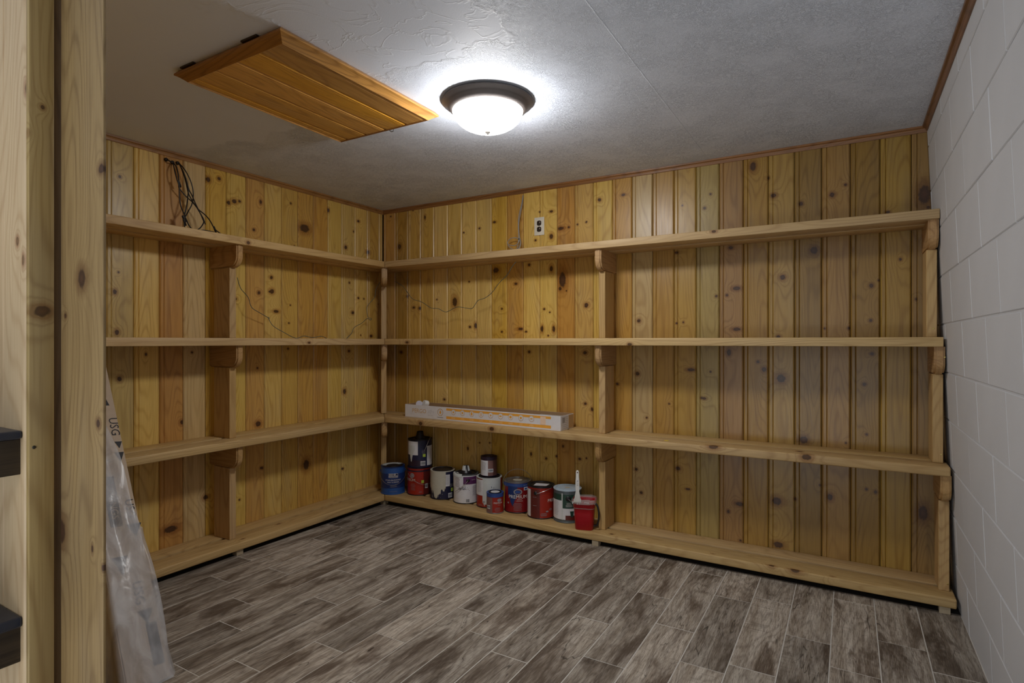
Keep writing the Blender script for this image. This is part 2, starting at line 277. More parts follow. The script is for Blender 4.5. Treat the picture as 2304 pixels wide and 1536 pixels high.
# ================================================================== FLOOR: wood-look plank tiles laid along y
def floor_mat():
    t = NT('weathered_wood_tile'); tc = t.n('ShaderNodeTexCoord').outputs['Object']
    oi = t.n('ShaderNodeObjectInfo').outputs['Random']
    off = t.math('MULTIPLY', oi, 91.0); sp = t.n('ShaderNodeSeparateXYZ'); t.l(tc, sp.inputs[0])
    U, V = sp.outputs[0], sp.outputs[1]
    def co(a, b, k=1.0):
        c = t.n('ShaderNodeCombineXYZ'); t.l(t.math('MULTIPLY_ADD', U, a, off), c.inputs[0])
        t.l(t.math('MULTIPLY_ADD', V, b, off), c.inputs[1]); t.l(t.math('MULTIPLY', off, k), c.inputs[2]); return c.outputs[0]
    warp = t.noise(co(6, 3), 1, 2)
    streak = t.noise(co(46, 2.6), 1, 4, 0.68, 0.2)
    fine = t.noise(co(420, 22), 1, 2, 0.75, 0.0)
    blot = t.noise(co(10, 2.4), 1, 4, 0.68, 0.5)
    ring = t.math('MULTIPLY_ADD', t.math('SINE', t.math('MULTIPLY', t.noise(co(7.5, 1.5), 1, 2, 0.45), 95.0)), 0.5, 0.5)
    saw = t.noise(co(5, 150), 1, 2, 0.5)
    light, mid, dark = srgb(214, 204, 190), srgb(172, 159, 143), srgb(94, 79, 66)
    c = t.mix(t.ramp(streak, 0.34, 0.66), mid, light)
    c = t.mix(t.ramp(blot, 0.34, 0.56, 0.10, 1.0), dark, c)
    c = t.mix(t.math('MULTIPLY', t.math('POWER', ring, 3.0), 0.34), c, dark)
    c = t.mix(t.ramp(fine, 0.48, 0.64, 0, 0.55), c, dark)
    c = t.mix(t.math('MULTIPLY', t.ramp(fine, 0.30, 0.44, 1, 0), 0.30), c, light)
    c = t.mix(t.math('MULTIPLY', t.ramp(saw, 0.56, 0.7), t.ramp(blot, 0.5, 0.6, 0.0, 0.35)), c, dark)
    vo = t.n('ShaderNodeTexVoronoi', feature='F1'); t.l(co(7, 2.6), vo.inputs['Vector']); vo.inputs['Scale'].default_value = 1
    sc = t.n('ShaderNodeSeparateColor'); t.l(vo.outputs['Color'], sc.inputs[0])
    kd = t.math('DIVIDE', t.math('ADD', vo.outputs['Distance'], t.math('MULTIPLY', t.math('SUBTRACT', t.noise(co(90, 60), 1, 2), 0.5), 0.06)), t.ramp(sc.outputs[0], 0.62, 1.0, 0.001, 0.085))
    c = t.mix(t.ramp(kd, 0.7, 1.1, 0.9, 0), c, srgb(44, 35, 28)); c = t.mix(t.ramp(kd, 1.1, 2.6, 0.35, 0), c, dark)
    crack = t.math('ABSOLUTE', t.math('SUBTRACT', t.noise(co(11, 1.3), 1, 3, 0.5, 0.3), 0.5))
    c = t.mix(t.math('MULTIPLY', t.ramp(crack, 0.0, 0.006, 0.75, 0), t.ramp(warp, 0.42, 0.55)), c, srgb(46, 38, 31))
    hs = t.n('ShaderNodeHueSaturation'); t.l(c, hs.inputs['Color'])
    t.l(t.math('MULTIPLY_ADD', t.math('FRACT', t.math('MULTIPLY', oi, 5.7)), 0.36, 0.60), hs.inputs['Value'])
    hs.inputs['Saturation'].default_value = 1.0
    t.l(hs.outputs[0], t.b.inputs['Base Color'])
    t.l(t.math('MULTIPLY_ADD', fine, 0.2, 0.42), t.b.inputs['Roughness']); t.b.inputs['Specular IOR Level'].default_value = 0.35
    t.bump(t.math('SUBTRACT', streak, t.math('MULTIPLY', fine, 0.6)), 0.25, 0.0008)
    return t.m
M_TILE = floor_mat()
M_GROUT = paint('pale_grout', srgb(206, 202, 194), 0.9, bump=0.3)
fl = link('floor', box_me(-0.05, 3.55, -5.05, 0.05, -0.05, -0.0007), M_GROUT); tag(fl, kind='structure')
PITCH, TL, GAP = 0.1517, 0.606, 0.0038
joint = {-2: .10, -1: .35, 0: -.747, 1: -.362, 2: -.762, 3: -.449, 4: -.604, 5: -.867, 6: -.745, 7: -.515, 8: -.351, 9: -.625, 10: -.762,
         11: -.841, 12: -.435, 13: -.700, 14: -.331, 15: -.557, 16: -.488, 17: -.770, 18: -.325, 19: -.642, 20: -.788, 21: -.5}
YE = -0.232     # the tiling stops just under the shelves' front edge; a strip coloured dark for the kickspace shade lies behind
def tile_mesh(wd, ln):
    bm = bmesh.new(); add_box(bm, -wd / 2, wd / 2, -ln / 2, ln / 2, -0.008, 0.0, 0.0005); return bm_mesh(bm, 35)
tcache = {}
M_KICK_SHADE = paint('kick_shade', srgb(34, 30, 27), 0.95)
link('kick_shade_strip', box_me(0.0, 3.46, YE, 0.0, -0.0012, 0.0), M_KICK_SHADE, fl); link('kick_shade_strip', box_me(0.0, 0.232, -2.7, YE, -0.0012, 0.0), M_KICK_SHADE, fl)
for k in range(-1, 22):
    x0 = 0.225 + PITCH * k + GAP / 2; x1 = x0 + PITCH - GAP
    xr = 3.46
    if x0 > xr: continue
    x1 = min(x1, xr); x0 = max(x0, 0.232)
    if x1 - x0 < 0.02: continue
    j = joint[k]; ys = [j + TL * q for q in range(-9, 3)]
    ys = [y for y in ys if -5.0 < y < YE - 0.03]; ys = [-5.0] + ys + [YE]
    for a, b in zip(ys, ys[1:]):
        ln = b - a - GAP
        if ln < 0.03: continue
        key = (round(x1 - x0, 4), round(ln, 4))
        if key not in tcache: tcache[key] = tile_mesh(*key)
        link('tile', tcache[key], M_TILE, fl, ((x0 + x1) / 2, (a + b) / 2, random.uniform(-0.0004, 0.0004)))

# ================================================================== CEILING
def ceil_mat():
    t = NT('textured_ceiling_paint'); tc = t.n('ShaderNodeTexCoord').outputs['Object']
    sp = t.n('ShaderNodeSeparateXYZ'); t.l(tc, sp.inputs[0]); X, Y = sp.outputs[0], sp.outputs[1]
    wob = t.math('MULTIPLY', t.math('SUBTRACT', t.noise(tc, 5, 4, 0.6), 0.5), 0.45)
    def edge(c, lo, up):   # soft box mask along one coordinate
        cc = t.math('ADD', c, wob)
        return t.math('MULTIPLY', t.ramp(cc, lo - 0.03, lo + 0.03), t.ramp(cc, up - 0.03, up + 0.03, 1, 0))
    patch = t.math('MULTIPLY', edge(X, 1.45, 2.05), edge(Y, -2.35, -1.60))
    smooth_l = t.math('MULTIPLY', edge(X, -0.3, 1.50), edge(Y, -5.5, -1.45))
    sm = t.math('MAXIMUM', patch, smooth_l)
    # stomp-brush texture: clusters of short raised ridges
    a = t.noise(tc, 62, 3, 0.55, 2.2)
    rid = t.ramp(t.math('ABSOLUTE', t.math('SUBTRACT', a, 0.5)), 0.0, 0.075, 1, 0)
    clus = t.ramp(t.noise(tc, 7, 3, 0.6), 0.36, 0.6, 0.35, 1.0)
    tex = t.math('MULTIPLY', t.math('MULTIPLY', rid, clus), t.math('SUBTRACT', 1.0, sm))
    trow = t.noise(tc, 3.4, 3, 0.5, 3.0)
    tr = t.math('MULTIPLY', t.ramp(t.math('ABSOLUTE', t.math('SUBTRACT', trow, 0.52)), 0, 0.03, 1, 0), patch)
    edgeln = t.math('MULTIPLY', t.ramp(t.math('ABSOLUTE', t.math('SUBTRACT', patch, 0.5)), 0.0, 0.5, 1, 0), 0.9)
    seam = t.ramp(t.math('ABSOLUTE', t.math('SUBTRACT', t.math('ADD', X, t.math('MULTIPLY', t.noise(tc, 30, 2), 0.004)), 2.366)), 0, 0.0035, 1, 0)
    h = t.math('ADD', t.math('ADD', tex, t.math('MULTIPLY', tr, 0.18)), t.math('MULTIPLY', edgeln, 0.4))
    h = t.math('ADD', h, t.math('MULTIPLY', seam, 0.8)); h = t.math('ADD', h, t.math('MULTIPLY', t.noise(tc, 300, 2), 0.10))
    c = t.mix(t.ramp(t.noise(tc, 2.5, 4, 0.6), 0.35, 0.75, 0, 0.12), srgb(226, 234, 248), srgb(213, 220, 232))
    c = t.mix(t.math('MULTIPLY', t.math('ADD', tr, edgeln), 0.10), c, srgb(188, 188, 186))
    t.l(c, t.b.inputs['Base Color']); t.b.inputs['Roughness'].default_value = 0.62
    t.bump(h, 0.8, 0.0026); return t.m
ce = link('ceiling', box_me(-0.05, 3.55, -5.05, 0.05, CEIL, CEIL + 0.05), ceil_mat()); tag(ce, kind='structure')

# ================================================================== PINE WALLS: tongue-and-groove boards
M_DARKGAP = paint('dark_backing', srgb(26, 20, 15), 0.9)
def tg_board(wd, z0, z1):
    """board standing on local z, face at w=0 looking towards -y, spans u 0..wd"""
    p = [(0.0011, 0.016), (0.0011, 0.0050), (0.007, 0.0), (0.0185, 0.0), (0.0212, 0.0036), (0.0248, 0.0),
         (wd - 0.007, 0.0), (wd - 0.0011, 0.0050), (wd - 0.0011, 0.016)]
    v = [(a, b, z0) for a, b in p] + [(a, b, z1) for a, b in p]; n = len(p)
    f = [(i, (i + 1) % n, n + (i + 1) % n, n + i) for i in range(n)] + [tuple(range(n))[::-1], tuple(range(n, 2 * n))]
    me = raw(v, f); bm = bmesh.new(); bm.from_mesh(me); bpy.data.meshes.remove(me); return bm_mesh(bm)
def board_wall(parent, n, at, knots, tones, first=0.0, wid=0.1208, last=None, dim=None):
    for i in range(n):
        u0 = first + i * wid; wd = wid if not (last and i == n - 1) else last
        kk = [(a, b, c, d) for a, b, c, d in knots if u0 - 0.5 * c <= a <= u0 + wd + 0.5 * c]
        kk = [(a - u0, b, max(c, .005) * 0.85, max(d, .006) * 0.85) for a, b, c, d in kk]
        tone = HONEY[tones[i % len(tones)]]
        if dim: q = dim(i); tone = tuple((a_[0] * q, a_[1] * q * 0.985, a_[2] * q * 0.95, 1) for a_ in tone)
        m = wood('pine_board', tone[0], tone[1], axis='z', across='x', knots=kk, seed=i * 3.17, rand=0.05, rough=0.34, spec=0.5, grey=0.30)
        loc, rot = at(u0); me = tg_board(wd, 0.0, CEIL - 0.004)
        if last and i == n - 1:      # the closing board is scribed to the leaning block wall
            for v in me.vertices:
                if v.co.x > wd * 0.5: v.co.x += (wall_x(v.co.z) - W0) * 0.95
        link('board', me, m, parent, loc, rot)
KN_BACK = [k for k in KN_BACK]
wb = link('wall_back', box_me(-0.05, 3.52, 0.018, 0.06, 0.0, CEIL), M_DARKGAP); tag(wb, kind='structure')
TB = ['warm', 'brown', 'mid', 'mid', 'light', 'light', 'light', 'light', 'mid', 'warm', 'light', 'light', 'red', 'mid', 'light',
      'warm', 'pale', 'warm', 'mid', 'grey', 'red', 'warm', 'mid', 'brown', 'warm', 'brown', 'mid', 'brown']
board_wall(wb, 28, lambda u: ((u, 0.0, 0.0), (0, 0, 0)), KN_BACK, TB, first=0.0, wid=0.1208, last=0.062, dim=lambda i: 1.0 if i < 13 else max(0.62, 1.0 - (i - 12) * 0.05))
wl = link('wall_left', box_me(-0.06, -0.018, -5.0, 0.05, 0.0, CEIL), M_DARKGAP); tag(wl, kind='structure')
# left wall faces +x : local x -> -(world -y) ; board local u runs with world +y when rotated by 90 degrees
TL_ = ['mid'] * 9 + ['mid', 'light', 'light', 'warm', 'pale', 'mid', 'warm', 'light', 'mid', 'light', 'light', 'mid', 'mid', 'warm', 'light', 'grey', 'light', 'mid']
nL = 24; firstL = -0.041 + 0.1208 - nL * 0.1208
knl = [(a - 0.0, b, c, d) for a, b, c, d in KN_LEFT]
# boards end 4 cm short of the corner board line, so one narrow closing board is added
board_wall(wl, nL - 1, lambda u: ((0.0, u, 0.0), (0, 0, PI / 2)), knl, ['mid', 'mid', 'mid', 'mid', 'mid', 'mid', 'grey', 'mid', 'grey', 'light', 'red', 'pale', 'mid', 'light', 'warm', 'light', 'mid', 'warm', 'warm', 'light', 'light', 'light', 'mid'],
           first=firstL, wid=0.1208)
me = tg_board(0.041, 0.0, CEIL - 0.004)
link('board', me, wood('pine_board', *HONEY['mid'], axis='z', across='x', seed=5, rand=0.05, rough=0.34), wl, (0, -0.041, 0), (0, 0, PI / 2))

# ================================================================== RIGHT WALL: painted concrete block, leaning slightly
def block_mat(name, col):
    t = NT(name); tc = t.n('ShaderNodeTexCoord').outputs['Object']
    oi = t.n('ShaderNodeObjectInfo').outputs['Random']
    c = t.mix(t.ramp(t.noise(tc, 3.0, 3), 0.35, 0.7, 0, 0.14), col, tuple(x * 0.72 for x in col[:3]) + (1,))
    t.l(c, t.b.inputs['Base Color']); t.b.inputs['Roughness'].default_value = 0.6
    h = t.math('ADD', t.noise(tc, 210, 2, 0.6), t.math('MULTIPLY', t.ramp(t.noise(tc, 95, 2), 0.30, 0.40, 1, 0), -0.8))
    t.bump(h, 0.30, 0.0012); return t.m
M_BLOCK = block_mat('painted_block', srgb(206, 207, 210)); M_MORTAR = block_mat('painted_mortar', srgb(202, 203, 206))
wr = empty('wall_right', (W0, 0, CEIL), kind='structure'); wr.rotation_euler = (0, -math.atan(WL), 0)
link('mortar', box_me(0.0035, 0.15, -5.05, 0.05, -2.14, 0.02), M_MORTAR, wr)
bcache = {}
for r in range(12):
    z1 = 2.01 + 0.2032 - 0.2032 * r; z0 = z1 - 0.2032
    a = z1 - CEIL - 0.0025; b = z0 - CEIL + 0.0025
    a = min(a, -0.001); b = max(b, -2.112)
    if a - b < 0.02: continue
    o = -0.02 if r % 2 == 0 else -0.2232
    ys = [0.04] + [y for y in [o - 0.4064 * q for q in range(-1, 13)] if -5.0 < y < 0.03] + [-5.0]
    for y1, y0 in zip(ys, ys[1:]):
        if y1 - y0 < 0.02: continue
        key = (round(y1 - y0, 4), round(a - b, 4))
        if key not in bcache:
            bm = bmesh.new(); add_box(bm, 0, 0.02, -key[0] / 2 + 0.002, key[0] / 2 - 0.002, -key[1] / 2, key[1] / 2, 0.0024); bcache[key] = bm_mesh(bm, 35)
        link('block', bcache[key], M_BLOCK, wr, (random.uniform(-0.0006, 0.0006), (y1 + y0) / 2, (a + b) / 2))
# the hall behind the photographer
M_PLAIN = paint('hall_wall_paint', srgb(200, 196, 188), 0.7)
tag(link('wall_hall', box_me(-0.05, 3.6, -5.1, -5.0, 0, CEIL), M_PLAIN), kind='structure')

# ================================================================== crown mouldings
M_TRIM = wood('stained_trim', srgb(150, 104, 58), srgb(100, 64, 32), axis='x', across='z', rough=0.4, rand=0.0, seed=3)
M_TRIMY = wood('stained_trim', srgb(166, 118, 64), srgb(110, 72, 34), axis='y', across='z', rough=0.4, rand=0.0, seed=9)
M_TRIMR = wood('stained_trim', srgb(128, 86, 46), srgb(84, 54, 28), axis='y', across='z', rough=0.4, rand=0.0, seed=14)
def crown(sgn):     # (distance from wall, z)
    z = CEIL
    return [(0.0, z - 0.028), (0.004, z - 0.028), (0.006, z - 0.024), (0.006, z - 0.020), (0.010, z - 0.012), (0.016, z - 0.009), (0.017, z - 0.0005), (0.0, z - 0.0005)]
tag(link('trim_1', prism_me([(-a, b) for a, b in crown(1)], 0.0, W0 + 0.004, 'x', 0), M_TRIM), kind='structure')
tag(link('trim_2', prism_me([(a, b) for a, b in crown(1)], -2.70, -0.001, 'y', 0), M_TRIMY), kind='structure')
tag(link('trim_3', prism_me([(W0 - a * 1.15, CEIL - (CEIL - b) * 0.95) for a, b in crown(1)], -4.99, -0.02, 'y', 0), M_TRIMR), kind='structure')

# ================================================================== partition at the left (its end is what the photo shows)
pw = empty('wall_front', (0, -2.75, 0), kind='structure')
link('core', box_me(0.0, 1.80, -0.010, 0.045, 0.0, CEIL - 0.002), M_DARKGAP, pw)
P_L = (srgb(200, 172, 132), srgb(170, 136, 94)); P_M = (srgb(168, 142, 94), srgb(130, 100, 56))
KP = [(0.105, 1.552, .006, .012), (0.108, 1.28, .006, .010), (0.078, 1.31, .008, .008)]
xs = [0.0, 0.12, 0.24, 0.36, 0.48, 0.60, 0.72, 0.84, 0.96, 1.08, 1.20, 1.32, 1.44, 1.565, 1.685, 1.800]
for i, (a, b) in enumerate(zip(xs, xs[1:])):
    me = tg_board(b - a, 0, CEIL - 0.004)
    kk = [(0.113, 1.56, .004, .012), (0.105, 1.265, .004, .010), (0.082, 1.30, .006, .008)] if i == 14 else ()
    m = wood('pale_pine_board', P_L[0], P_L[1], knotc=srgb(110, 84, 56), axis='z', across='x', knots=kk, seed=i * 2.3, rand=0.03, grey=0.1, rough=0.5)
    link('board', me, m, pw, (a, -0.025, 0))
kpost = [(-0.0065, 1.177, .012, .010), (-0.006, 1.53, .003, .004), (-0.030, 1.48, .004, .006)]
m = wood('post_pine', P_M[0], P_M[1], knotc=srgb(70, 48, 28), axis='z', across='y', knots=kpost, seed=4.4, rand=0, grey=0.35, rough=0.5)
link('end_post', box_me(1.802, 1.814, -0.025, 0.011, 0, CEIL - 0.002, 0.0015, 2), m, pw)
link('inner_jamb', box_me(1.801, 1.806, 0.011, 0.040, 0, CEIL - 0.002), wood('post_pine', srgb(110, 84, 54), srgb(70, 48, 28), across='y', seed=9), pw)
kb = [(0.078, 1.232, .013, .0165), (0.001, 0.79, .017, .022), (0.145, 1.408, .008, .008), (0.018, 1.17, .004, .004), (0.135, 0.99, .006, .007), (0.115, 0.78, .003, .006), (0.150, 0.755, .003, .005)]
m = wood('post_pine', srgb(148, 120, 76), srgb(106, 78, 42), knotc=srgb(60, 38, 24), axis='z', across='x', knots=kb, seed=8.8, rand=0, grey=0.3, rough=0.5, rings=0.55)
link('casing_board', box_me(0.0, 0.151, 0.0, 0.005, 0, CEIL - 0.002, 0.0015, 2), m, pw, (1.815, 0.020, 0))
# room side of the partition: a sheet of pine that closes it
link('inner_panel', box_me(0.02, 1.80, 0.046, 0.058, 0, CEIL - 0.002), wood('post_pine', *HONEY['mid'], seed=2), pw)
link('screw', lathe_me([(0, 0.0012), (0.0022, 0.0010), (0.003, 0.0), (0.003, -0.002)], 14), paint('screw_metal', srgb(70, 66, 60), 0.4, 0.8), pw, (1.8145, -0.018, 0.944), (0, PI / 2, 0))

# dark-stained ledges beside the partition
M_LEDGE = paint('blue_black_ledge', srgb(42, 48, 62), 0.3)
M_APRON = wood('dark_stained_apron', srgb(60, 48, 34), srgb(28, 21, 15), axis='y', across='z', rough=0.4, rand=0.0, seed=2)
for k, (zt, hh, lab) in enumerate([(0.972, 0.015, 'upper of two dark blue-black ledges at the left edge beside the pine post'),
                               (0.652, 0.019, 'lower of two dark blue-black ledges at the bottom left beside the pine post')]):
    L = empty('ledge', (1.62, -2.95, zt - hh), label=lab, cat='shelf', group='dark ledges beside the partition')
    bm = bmesh.new(); add_box(bm, -0.17, 0.170, -0.20, 0.1755, 0, hh, 0.005, 3); link('top_board', bm_mesh(bm, 50), M_LEDGE, L)
    link('apron', box_me(-0.165, 0.160, -0.195, 0.1755, -0.062, -0.0002, 0.001), M_APRON, L)
# ================================================================== SHELVING
SZ = [1.6356, 1.1032, 0.5678, 0.0287]; T = 0.0400; SD = 0.263; FD = 0.139
KS = {}
def shelf_wood(ax, seed, tone=SHELF, kn=()):
    return wood('shelf_pine', tone[0], tone[1], knotc=srgb(72, 48, 28), axis=ax, across=('y' if ax == 'x' else 'x'), seed=seed, rand=0.06, rough=0.5, grey=0.2, knots=kn, auto=0.10 if not kn else 0.05, spec=0.35)
def corbel_me():
    """local: x = distance from wall, y = thickness (centred), z down from 0; routed nose"""
    def prof(e):
        R = 0.055; x1 = 0.243 - e; zb = -0.117 + e
        pts = [(0.001, 0.0), (x1, 0.0), (x1, zb + R + 0.004)]
        for k in range(1, 8):
            a = PI / 2 * k / 8; pts.append((x1 - R + R * math.cos(a), zb + R - R * math.sin(a) * 1.0))
        pts += [(x1 - R, zb), (0.001, zb)]; return pts
    bm = bmesh.new(); add_prism(bm, prof(0.0), -0.0115, 0.0115, 'y'); add_prism(bm, prof(0.0055), -0.0187, 0.0187, 'y')
    bmesh.ops.translate(bm, verts=bm.verts[:], vec=(0, 0, 0)); return bm_mesh(bm, 40)
CORB = corbel_me()
def upright_me(h): return box_me(0.040, 0.180, -0.0187, 0.0187, 0, h, 0.0018)
M_UP = shelf_wood('z', 1.0); M_UP = wood('upright_pine', srgb(194, 160, 108), srgb(150, 112, 64), knotc=srgb(72, 48, 28), axis='z', across='x', seed=3, rand=0.10, rough=0.5, auto=0.06)
M_CB = wood('corbel_pine', srgb(184, 146, 96), srgb(136, 98, 54), axis='x', across='z', seed=6, rand=0.10, rough=0.5)
M_BLK = paint('pale_foot_block', srgb(176, 160, 134), 0.8)
def stand(unit, ox, oy, rz, zs=None, front_scale=1.0, lean=0.0):
    """corbels under the upper three shelves and an upright between each pair of shelves"""
    for k in range(3):
        top = SZ[k]; bot = SZ[k + 1] + T
        dx = lean * (CEIL - top)
        o = link('corbel', CORB, M_CB, unit, (ox + dx, oy, top), (0, 0, rz)); o.scale = (front_scale, 1, 1)
        h = top - 0.117 - bot
        o = link('upright', upright_me(h - 0.0004), M_UP, unit, (ox + dx, oy, bot + 0.0002), (0, 0, rz)); o.scale = (front_scale, 1, 1)
# ---- left unit (runs along y) : boards' ends mitred at the corner
lu = empty('shelving_unit', (0.13, -1.4, 0), label='built-in pine shelving with four shelves along the left wall, carrying the black cables', cat='shelving')
bu = empty('shelving_unit', (1.6, -0.13, 0), label='long built-in pine shelving with four shelves on the back wall, holding paint cans and carton', cat='shelving')
YF = -2.68
ends = [3.338, 3.350, 3.374, 3.394]
G = 0.0007
# knots seen on the front boards: (across, along, half sizes)
KFL = {0: [(0.263, -1.296, .010, .010, 1.650, .009)], 1: [(0.263, -0.9, .008, .010, 1.118, .006)], 2: [], 3: [(0.17, -1.04, .006, .014), (0.22, -1.30, .005, .010)]}
KFB = {0: [(-0.263, 2.44, .010, .012, 1.668, .007)], 1: [(-0.263, 0.465, .010, .014, 1.119, .008), (-0.263, 2.01, .010, .012, 1.110, .007)],
       2: [(-0.263, 2.437, .030, .024, 0.606, .012), (-0.263, 2.847, .024, .020, 0.596, .013), (-0.196, 2.815, .010, .012, 0.608, .01), (-0.263, 0.58, .012, .016, 0.584, .014), (-0.263, 1.137, .012, .016, 0.592, .012)],
       3: [(-0.222, 1.893, .007, .009), (-0.255, 2.70, .007, .014, 0.0687, .01), (-0.258, 2.80, .010, .022, 0.0687, .012), (-0.24, 2.43, .006, .008, 0.06, .01), (-0.25, 2.95, .006, .008, 0.06, .01)]}
for k, z in enumerate(SZ):
    tz = z - 0.0
    def obj_rel(u, name, me, mat):
        o = link(name, me, mat, u, (-u.location.x, -u.location.y, 0)); return o
    # left: rear board, front board (x is depth)
    obj_rel(lu, 'shelf_board', prism_me([(0.001, YF), (0.116, YF), (0.116, -0.116 - G), (0.001, -0.001 - G)], z, z + T, 'z', 0.003, 2), shelf_wood('y', 2.1 * k + 1))
    obj_rel(lu, 'shelf_board', prism_me([(FD, YF), (SD, YF), (SD, -SD - G), (FD, -FD - G)], z, z + T, 'z', 0.006 if k > 1 else 0.003, 3), shelf_wood('y', 3.3 * k + 2, kn=KFL[k]))
    e = ends[k]
    kb_ = []
    if k == 2: kb_ = [(1.62, 0, .001, .001)]
    obj_rel(bu, 'shelf_board', prism_me([(0.001 + G, -0.001), (0.116 + G, -0.116), (e - 0.006, -0.116), (min(e - 0.01, wall_x(z) - 0.004), -0.001)], z, z + T, 'z', 0.003, 2), shelf_wood('x', 4.7 * k + 3))
    obj_rel(bu, 'shelf_board', prism_me([(FD + G, -FD), (SD + G, -SD), (e, -SD), (e, -FD)], z, z + T, 'z', 0.006 if k > 1 else 0.003, 3), shelf_wood('x', 5.9 * k + 4, kn=KFB[k]))
def rel(u, x, y): return (x - u.location.x, y - u.location.y)
x, y = rel(lu, 0.0, -1.330); stand(lu, x, y, 0.0)
x, y = rel(bu, 1.820, 0.0); stand(bu, x, y, -PI / 2)
x, y = rel(bu, 3.300, 0.0); stand(bu, x, y, -PI / 2, lean=0.0395)
# corner stand, set on the diagonal
x, y = rel(bu, 0.0, 0.0)
for k in range(3):
    top = SZ[k]; bot = SZ[k + 1] + T
    cx = 0.075; o = link('corbel', CORB, M_CB, bu, (x + cx, y - cx, top), (0, 0, -PI / 4))
    cx = 0.010; o = link('upright', upright_me(top - 0.117 - bot - 0.0004), M_UP, bu, (x + cx, y - cx, bot + 0.0002), (0, 0, -PI / 4))
for (fx, fy, u) in [(0.232, -1.336, lu), (0.232, -2.3, lu), (0.05, -1.336, lu), (1.811, -0.240, bu), (3.355, -0.236, bu), (0.235, -0.235, bu), (1.811, -0.05, bu), (3.33, -0.05, bu)]:
    x, y = rel(u, fx, fy); link('foot_block', box_me(-0.019, 0.019, -0.019, 0.019, 0.0, 0.0287, 0.001), M_BLK, u, (x, y, 0.0))
# little brass screws on the right-hand uprights
M_SCR = paint('brass_screw', srgb(200, 178, 110), 0.3, 0.9)
sc_me = lathe_me([(0, 0.0008), (0.003, 0.0006), (0.0036, 0.0)], 12)
for (sx, sz) in [(3.325, 1.18), (3.352, 0.645), (3.373, 0.10), (3.356, 1.06)]:
    x, y = rel(bu, sx, -0.1806 if sz != 1.06 else -0.244); link('screw', sc_me, M_SCR, bu, (x, y, sz), (PI / 2, 0, 0))

# yellow chip on shelf 3
bm = bmesh.new(); add_prism(bm, [(-0.011, -0.006), (0.007, -0.008), (0.013, 0.0), (0.004, 0.005), (-0.009, 0.004)], 0, 0.0012)
o = link('paint_chip', bm_mesh(bm), paint('bright_yellow', srgb(240, 215, 30), 0.6), None, (2.195, -0.225, 0.6080), (0, 0, 0.2))
tag(o, 'small bright yellow scrap lying on the middle of the third shelf', 'scrap')
# pencil-like wire key lying on bottom shelf
# ================================================================== CEILING HATCH
hx0, hx1, hy0, hy1, hz = 0.955, 1.470, -2.008, -1.292, 2.068
ht = empty('ceiling_hatch', ((hx0 + hx1) / 2, (hy0 + hy1) / 2, CEIL), label='varnished pine plank hatch with a moulded wooden frame in the ceiling', cat='hatch')
HX, HY = ht.location.x, ht.location.y
M_HATCH = wood('varnished_pine', srgb(208, 152, 66), srgb(150, 96, 30), knotc=srgb(74, 40, 16), axis='y', across='x', seed=21, rand=0.20, rough=0.3, auto=0.5, spec=0.5)
M_FRAME = wood('varnished_oak', srgb(184, 134, 72), srgb(112, 72, 32), axis='y', across='x', seed=31, rand=0.0, rough=0.35, freq=80)
M_FRAMEX = wood('varnished_oak', srgb(160, 110, 56), srgb(96, 60, 26), axis='x', across='y', seed=33, rand=0.0, rough=0.35, freq=80)
seams = [hx0, 0.998, 1.118, 1.238, 1.358, hx1]
for a, a1 in zip(seams, seams[1:]):
    bw = a1 - a
    p = [(0.0008, 0.0), (0.0008, -0.0065), (0.005, -0.0125), (bw - 0.0215, -0.0125), (bw - 0.0195, -0.0100), (bw - 0.0175, -0.0125), (bw - 0.011, -0.0125), (bw - 0.0008, -0.0045), (bw - 0.0008, 0.0)]
    link('plank', prism_me([(q[0], q[1]) for q in p], hy0 - HY, hy1 - HY, 'y', 0, smooth=False), M_HATCH, ht, (a - HX, 0, hz + 0.0125 - CEIL))
def frame_side(p0, p1, out, mat):
    """sloped moulding from (p0) to (p1); out = outward unit vector"""
    w_, up = 0.036, 0.016
    P0, P1, O = Vector(p0), Vector(p1), Vector(out)
    d = (P1 - P0).normalized()
    sec = [(-0.001, -0.001), (0.004, -0.004), (0.010, 0.001), (w_ * 0.75, up * 0.8), (w_, up), (w_, up + 0.006), (w_ - 0.012, up + 0.0195), (0.0, up + 0.0195)]
    vs_, n = [], len(sec)
    for P, s in ((P0, -1), (P1, 1)):
        for a, b in sec: vs_.append(P + O * a + d * (s * max(a, 0)) + Vector((0, 0, b)))
    f = [(i, (i + 1) % n, n + (i + 1) % n, n + i) for i in range(n)] + [tuple(range(n))[::-1], tuple(range(n, 2 * n))]
    me = raw([v - Vector((HX, HY, CEIL)) for v in vs_], f); bm = bmesh.new(); bm.from_mesh(me); link('frame_rail', bm_mesh(bm), mat, ht)
frame_side((hx0, hy0, hz), (hx0, hy1, hz), (-1, 0, 0), M_FRAME); frame_side((hx1, hy0, hz), (hx1, hy1, hz), (1, 0, 0), M_FRAME)
frame_side((hx0, hy0, hz), (hx1, hy0, hz), (0, -1, 0), M_FRAMEX); frame_side((hx0, hy1, hz), (hx1, hy1, hz), (0, 1, 0), M_FRAMEX)
M_STEEL = paint('dull_steel', srgb(120, 120, 122), 0.4, 0.7)
for x_ in (1.00, 1.35): link('hinge', box_me(-0.04, 0.04, -0.006, 0.006, -0.006, 0.0, 0.001), paint('bronze_hinge', srgb(60, 50, 44), 0.4, 0.5), ht, (x_ - HX, hy0 - 0.032 - HY, 0))
link('latch_hook', tube_me([(0, 0, -0.001), (0, 0.0, -0.018), (0.006, 0.004, -0.024), (0.016, 0.006, -0.022), (0.018, 0.006, -0.014)], 0.0022, 6), M_STEEL, ht, (1.215 - HX, hy1 + 0.050 - HY, 0))

